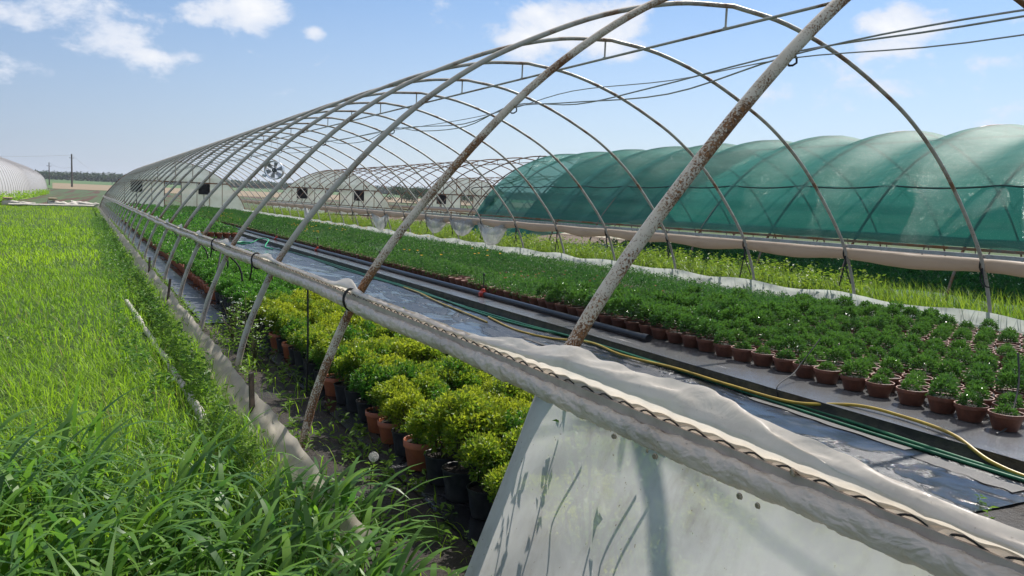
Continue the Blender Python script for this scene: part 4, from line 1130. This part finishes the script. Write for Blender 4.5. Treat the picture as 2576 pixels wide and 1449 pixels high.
weeds_patch('strip_weeds', (1.0, 1.14), (8.5, 40), 420, .10, .04, WEED_LIGHT, 8, 39)
weeds_patch('corner_weeds', (3.6, 4.9), (1.2, 2.45), 60, .07, .04, WEED_LIGHT, 8, 35)
weeds_patch('wild_plants', (11.15, 12.75), (9.5, 64), 3600, .50, .085, GRASS_SIDE, 14, 36)
weeds_patch('open_end_plants', (13.2, 15.5), (27.5, 40), 700, .42, .09, WEED_LIGHT, 12, 37)
weeds_patch('tunnel_gap_weeds', (22.9, 24.8), (20, 64), 900, .4, .11, WEED, 10, 38)
def grass_side():
    n = 11000; x = rng.uniform(11.1, 12.9, n); y = rng.uniform(4.5, 40, n)**1.0
    y = 4.5+(y-4.5)*rng.random(n)**.5
    V, F = blades(np.stack([x, y, np.zeros(n)], 1), rng.normal(R(150), 1.2, n), rng.uniform(.25, .55, n), rng.uniform(.2, 1.5, n), rng.uniform(.02, .4, n), rng.uniform(.007, .016, n), 4, rng)
    return add('side_grass', mesh_np(V, F, 'side_grass', True, np.repeat(rng.random(n), 4)), GRASS_SIDE, kind='stuff')
grass_side()
def grass_soil():
    n = 330; x = rng.uniform(1.0, 1.48, n); y = rng.uniform(1.9, 8.8, n)
    V, F = blades(np.stack([x, y, np.zeros(n)], 1), rng.uniform(0, 6.28, n), rng.uniform(.06, .2, n), rng.uniform(.6, 2.2, n), rng.uniform(.1, .7, n), rng.uniform(.004, .009, n), 4, rng)
    return add('soil_grass', mesh_np(V, F, 'soil_grass', True, np.repeat(rng.random(n), 4)), GRASS_SHORT, kind='stuff')
grass_soil()
weeds_patch('tunnel_verge_grass', (-6.5, -4.7), (56, 152), 1500, .75, .22, GRASS_SHORT, 9, 40)

# flowering weed and dandelion ---------------------------------------------------------
def white_weed(label, x, y, h, seed):
    r_ = np.random.default_rng(seed); t = thing('flowering_weed', label, 'wild plant', (x, y, 0), 0, 'white flowering weeds by the hoops')
    sm = MB(); C = []
    for k in range(16):
        a = r_.uniform(0, 6.28); q = r_.uniform(.05, .24)*h*1.6; hz = h*r_.uniform(.45, 1)
        e = (q*math.cos(a), q*math.sin(a), hz); sm.tube(catmull([(0, 0, 0), (e[0]*.35, e[1]*.35, hz*.55), e], 4), .003, 4, False)
        for j in range(4):
            b = r_.uniform(0, 6.28); C.append((e[0]+.03*math.cos(b)*r_.random(), e[1]+.03*math.sin(b)*r_.random(), e[2]+r_.uniform(0, .015)))
    sm.put('stems', STEM, t)
    C = np.array(C); n = len(C)*5; P = np.repeat(C, 5, 0); a = np.tile(np.arange(5)*1.2566, len(C))
    V, F = leaf_quads(P, np.stack([np.cos(a), np.sin(a), np.full(n, .3)], 1), .008, .8, .1, r_)
    add('blossoms', mesh_np(V, F, 'blossoms', False, r_.random(len(F))), PETALW, t)
    n = 160; a = r_.uniform(0, 6.28, n); q = r_.uniform(0, .2, n)*h*1.4; z = h*.8*r_.random(n)
    V, F = leaf_quads(np.stack([q*np.cos(a), q*np.sin(a), z], 1), np.stack([np.cos(a), np.sin(a), np.full(n, .4)], 1), .045, .35, .2, r_)
    add('leaves', mesh_np(V, F, 'leaves', False, r_.random(n)), WEED_LIGHT, t)
white_weed('tall weed with white flower heads between two hoops by the yellow bushes', 1.30, 7.55, .55, 1)
white_weed('shorter white flowering weed leaning against a hoop beside the soil', 1.28, 7.05, .40, 2)
white_weed('white flowering weed closest to the fabric strip', 1.27, 8.1, .42, 3)
def dandelion():
    t = thing('dandelion', 'dandelion clock on a thin stem in front of the orange pot', 'dandelion', (1.20, 3.62, 0))
    MB().tube(catmull([(0, 0, 0), (.004, .004, .12), (.012, .0, .205)], 5), .0025, 5).put('stem', STEM, t)
    r_ = np.random.default_rng(4); m = MB(); n = 150
    for k in range(n):
        z = 1-2*(k+.5)/n; q = math.sqrt(1-z*z); a = k*2.39996; d = np.array([q*math.cos(a), q*math.sin(a), z]); p = np.array([.012, 0, .212])
        e = p+d*.021; m.tube([p+d*.004, e], .0003, 3, False)
        for b in range(3):
            s_ = np.cross(d, [.3, .5, .8]); s_ /= np.linalg.norm(s_); s2 = np.cross(d, s_); v = s_*math.cos(b*2.1)+s2*math.sin(b*2.1)
            m.raw([e, e+v*.005+d*.002, e+v*.004+d*.003+np.cross(d, v)*.002], [(0, 1, 2)])
    m.put('seed_head', FLUFF, t)
dandelion()
# stakes, white roll, debris --------------------------------------------------------------
def stake(label, x, y, h, r, tilt):
    m = MB(); m.box((0, 0, h/2), (r*2, r*.45, h)).box((r*.75, r*.55, h/2), (r*.45, r*1.2, h*.995)); o = m.put('stake', STAKE, None, False); o.location = (x, y, -.02); o.rotation_euler = (tilt, tilt*.4, R(40)); return tag(o, label, 'stake', 'stakes along the film skirt')
stake('dark angle-iron stake in the white skirt closest to the broad grass', .93, 5.15, .34, .021, R(-2))
stake('short dark stub at the foot of the white skirt', .80, 7.15, .13, .02, 0)
stake('thin dark stake leaning on the skirt amid the weeds', .92, 10.9, .36, .018, R(6))
stake('dark stake in the skirt farthest along the verge', .94, 14.4, .36, .02, R(3))
m = MB(); ys = np.linspace(5.2, 11.3, 120)
m.tube([(.66-.03*(y-5.4)+.02*nz(y*.8, 1), y, .018+.026*nz(y*1.3, 3)) for y in ys], [.027*(1+.35*nz(y*3, 7)) for y in ys], 12)
tag(m.put('film_roll', WHITELOG), 'weathered white roll lying in the grass beside the film skirt', 'film roll')
def debris(label, px, seed, board):
    d = ray(px, 517); tt = -CAM_H/d[2]*.97; P = d*tt
    m = MB(); r_ = random.Random(seed)
    def f(u, v):
        a = 2*math.pi*v; q = .22+.12*nz(u*5, v*4, seed); return (-.9+1.9*u, q*.7*math.cos(a), .16+q*math.sin(a)*(1-.6*u)+.05*nz(u*8, v*5, seed))
    t = thing('film_heap', label, 'film heap', (P[0], P[1], 0), R(12), 'film heaps at the end of the verge')
    m.grid(24, 14, f).put('film', FILM_BAG if False else WHITELOG, t)
    if board: MB().box((-.55, 0, .52), (.55, .3, .07), .3, .1).box((-.6, 0, .44), (.5, .26, .06), -.1).put('board', TAN, t, False)
debris('heap of old film with a board on top, by the white tunnel side', 45, 1, True)
debris('heap of old film with a board on top, in the middle of the verge end', 155, 2, True)
debris('rounded heap of crumpled film next to the boarded heap', 212, 3, False)
m = MB(); a0 = ray(20, 519); b0 = ray(238, 523); A = a0*(-CAM_H/a0[2]); B = b0*(-CAM_H/b0[2])
m.tube([A*(1-t_)+B*t_+np.array([0, 0, CAM_H+.12-0]) if False else (A[0]*(1-t_)+B[0]*t_, A[1]*(1-t_)+B[1]*t_, .14+.03*nz(t_*9, 2)) for t_ in np.linspace(0, 1, 40)], .07, 10)
tag(m.put('film_roll', WHITELOG), 'long pale roll lying across the far end of the grass verge', 'film roll')

# ------------------------------------------------------------------ white tunnel on the left
def white_tunnel():
    t = thing('covered_tunnel', 'long tunnel greenhouse covered in glossy white film beyond the grass', 'greenhouse', (-4.9, 0, 0))
    prof = catmull([(0, 0), (-.05, 1.2), (-.35, 2.3), (-.75, 2.95), (-1.6, 3.6), (-3.0, 4.3), (-4.6, 4.75), (-6.0, 4.9), (-7.4, 4.75), (-9, 4.3), (-10.4, 3.6), (-11.3, 2.9), (-11.7, 2.2), (-12, 1.2), (-12, 0)], 4)
    y0, y1 = 58., 150.; ys = np.arange(y0, y1+.01, .42); m = MB()
    cx, cz = -6.0, 1.5
    def f(u, v):
        y = ys[int(round(u*(len(ys)-1)))]; p = prof[int(round(v*(len(prof)-1)))]
        ph = ((y-y1)/2.5) % 1.0; s_ = 1-.022*abs(math.sin(math.pi*ph))**.6
        return (cx+(p[0]-cx)*s_+.02*nz(y*.5, v*6), y, cz+(p[1]-cz)*s_ if p[1] > .3 else p[1])
    m.grid(len(ys), len(prof), f).put('film_cover', FILM_TUNNEL, t)
    e = MB(); n = len(prof); e.raw([(p[0], y1-.1, p[1]) for p in prof], [tuple(range(n))]); e.put('end_panel', FILM_TUNNEL, t, False)
    rb = MB(); rb.tube([(p[0]+.012*(1 if p[0] > -6 else -1), 0, p[1]+.012) for p in prof], .022, 6); me = rb.mesh('rib'); me.materials.append(FILM_TUNNEL)
    for y in np.arange(y1, y0, -2.5):
        o = add('rib', me, FILM_TUNNEL, t); o.location = (0, y, 0)
white_tunnel()
# ------------------------------------------------------------------ poles, wires, trees
def pole(label, px, ytop, r, rad=.14, arm=True):
    d = ray(px, 455); h2 = math.hypot(d[0], d[1]); x, y = d[0]/h2*r, d[1]/h2*r; z0 = tz(x, y)
    dt = ray(px, ytop); top = CAM_H+dt[2]/math.hypot(dt[0], dt[1])*r
    t = thing('utility_pole', label, 'utility pole', (x, y, z0), R(30), 'utility poles in the fields'); H = top-z0
    MB().tube([(0, 0, 0), (0, 0, H)], [rad, rad*.7], 10).put('post', WOODPOLE, t)
    if arm:
        MB().box((0, 0, H-1.2), (1.6, .12, .12)).put('crossarm', WOODPOLE, t, False)
        for sx in (-.7, 0, .7): MB().lathe([(0, 0), (.06, .02), (.05, .12), (0, .2)], 8, (sx, 0, H-1.14 if sx else H)).put('insulator', BLACK, t)
    return (x, y, top)
p1 = pole('tall dark utility pole standing in the fields beside the white tunnel', 181, 388, 300, .30)
p2 = pole('thinner utility pole just behind the end of the white tunnel', 124, 409, 330, .20)
p3 = pole('tiny distant utility pole near the hoops', 282, 434, 520, .22)
def wire(label, a, b, sag=1.5):
    pts = [(a[0]*(1-t)+b[0]*t, a[1]*(1-t)+b[1]*t, a[2]*(1-t)+b[2]*t-sag*4*t*(1-t)) for t in np.linspace(0, 1, 20)]
    return tag(MB().tube(pts, .03, 4).put('power_line', CABLE), label, 'power line')
wire('faint power line from the tall pole towards the tiny distant pole', p1, p3, 3)
wire('faint lower power line from the tall pole across to the thin pole', (p1[0], p1[1], p1[2]-4), p2, 1)
wire('faint power line running from the tall pole over the white tunnel', (p1[0], p1[1], p1[2]-.3), (p1[0]-90, p1[1]+10, p1[2]+2), 3)
def tree(label, px, r, h, w, seed):
    d = ray(px, 490); hh = math.hypot(d[0], d[1]); x, y = d[0]/hh*r, d[1]/hh*r; g_ = np.random.default_rng(seed)
    t = thing('tree', label, 'tree', (x, y, tz(x, y)), 0, 'trees behind the tunnels')
    tr = MB(); tr.tube([(0, 0, 0), (.1, 0, h*.3), (0, .1, h*.6)], [.22, .16, .08], 8)
    for k in range(5):
        a = k*1.3; tr.tube([(0, 0, h*(.25+.07*k)), (w*.3*math.cos(a), w*.3*math.sin(a), h*(.45+.08*k))], [.08, .03], 6)
    tr.put('trunk', BARK, t)
    parts = []
    for k in range(16):
        a = g_.uniform(0, 6.28); q = w*.5*math.sqrt(g_.random()); z = h*g_.uniform(.3, .88)*(1-.25*(q/w*2)**2)
        n = 150; P = g_.normal(0, 1, (n, 3))*np.array([w*.13, w*.13, h*.09])+np.array([q*math.cos(a), q*math.sin(a), z])
        V, F = leaf_quads(P, g_.normal(size=(n, 3)), g_.uniform(.2, .45, n), .8, .3, g_); parts.append((V, F, g_.random(n)))
    V, F, T = merge(parts); add('crown', mesh_np(V, F, 'crown', False, T), TREELEAF, t)
tree('round dark tree in the gap right of the second end wall', 1010, 250, 5.2, 8, 1)
tree('broad dark tree, widest of those behind the bare hoops', 1065, 240, 5.4, 10, 2)
tree('low spreading tree between the netted tunnel and the broad tree', 1130, 245, 4.6, 9, 3)
tree('dark tree partly hidden behind the third end wall', 1190, 250, 5.6, 9, 4)

# ------------------------------------------------------------------ air
def haze():
    m = MB(); m.box((0, 1500, 30), (6400, 8000, 64))
    t = NT('pale_air'); v = t.n('ShaderNodeVolumePrincipled', {'Color': (.82, .88, 1, 1), 'Density': HAZE_D, 'Anisotropy': .2})
    t.t.links.new(v.outputs[0], t.out.inputs[1])
    m.put('haze', t.m, None, False, kind='stuff')
HAZE_D = .00020
haze()
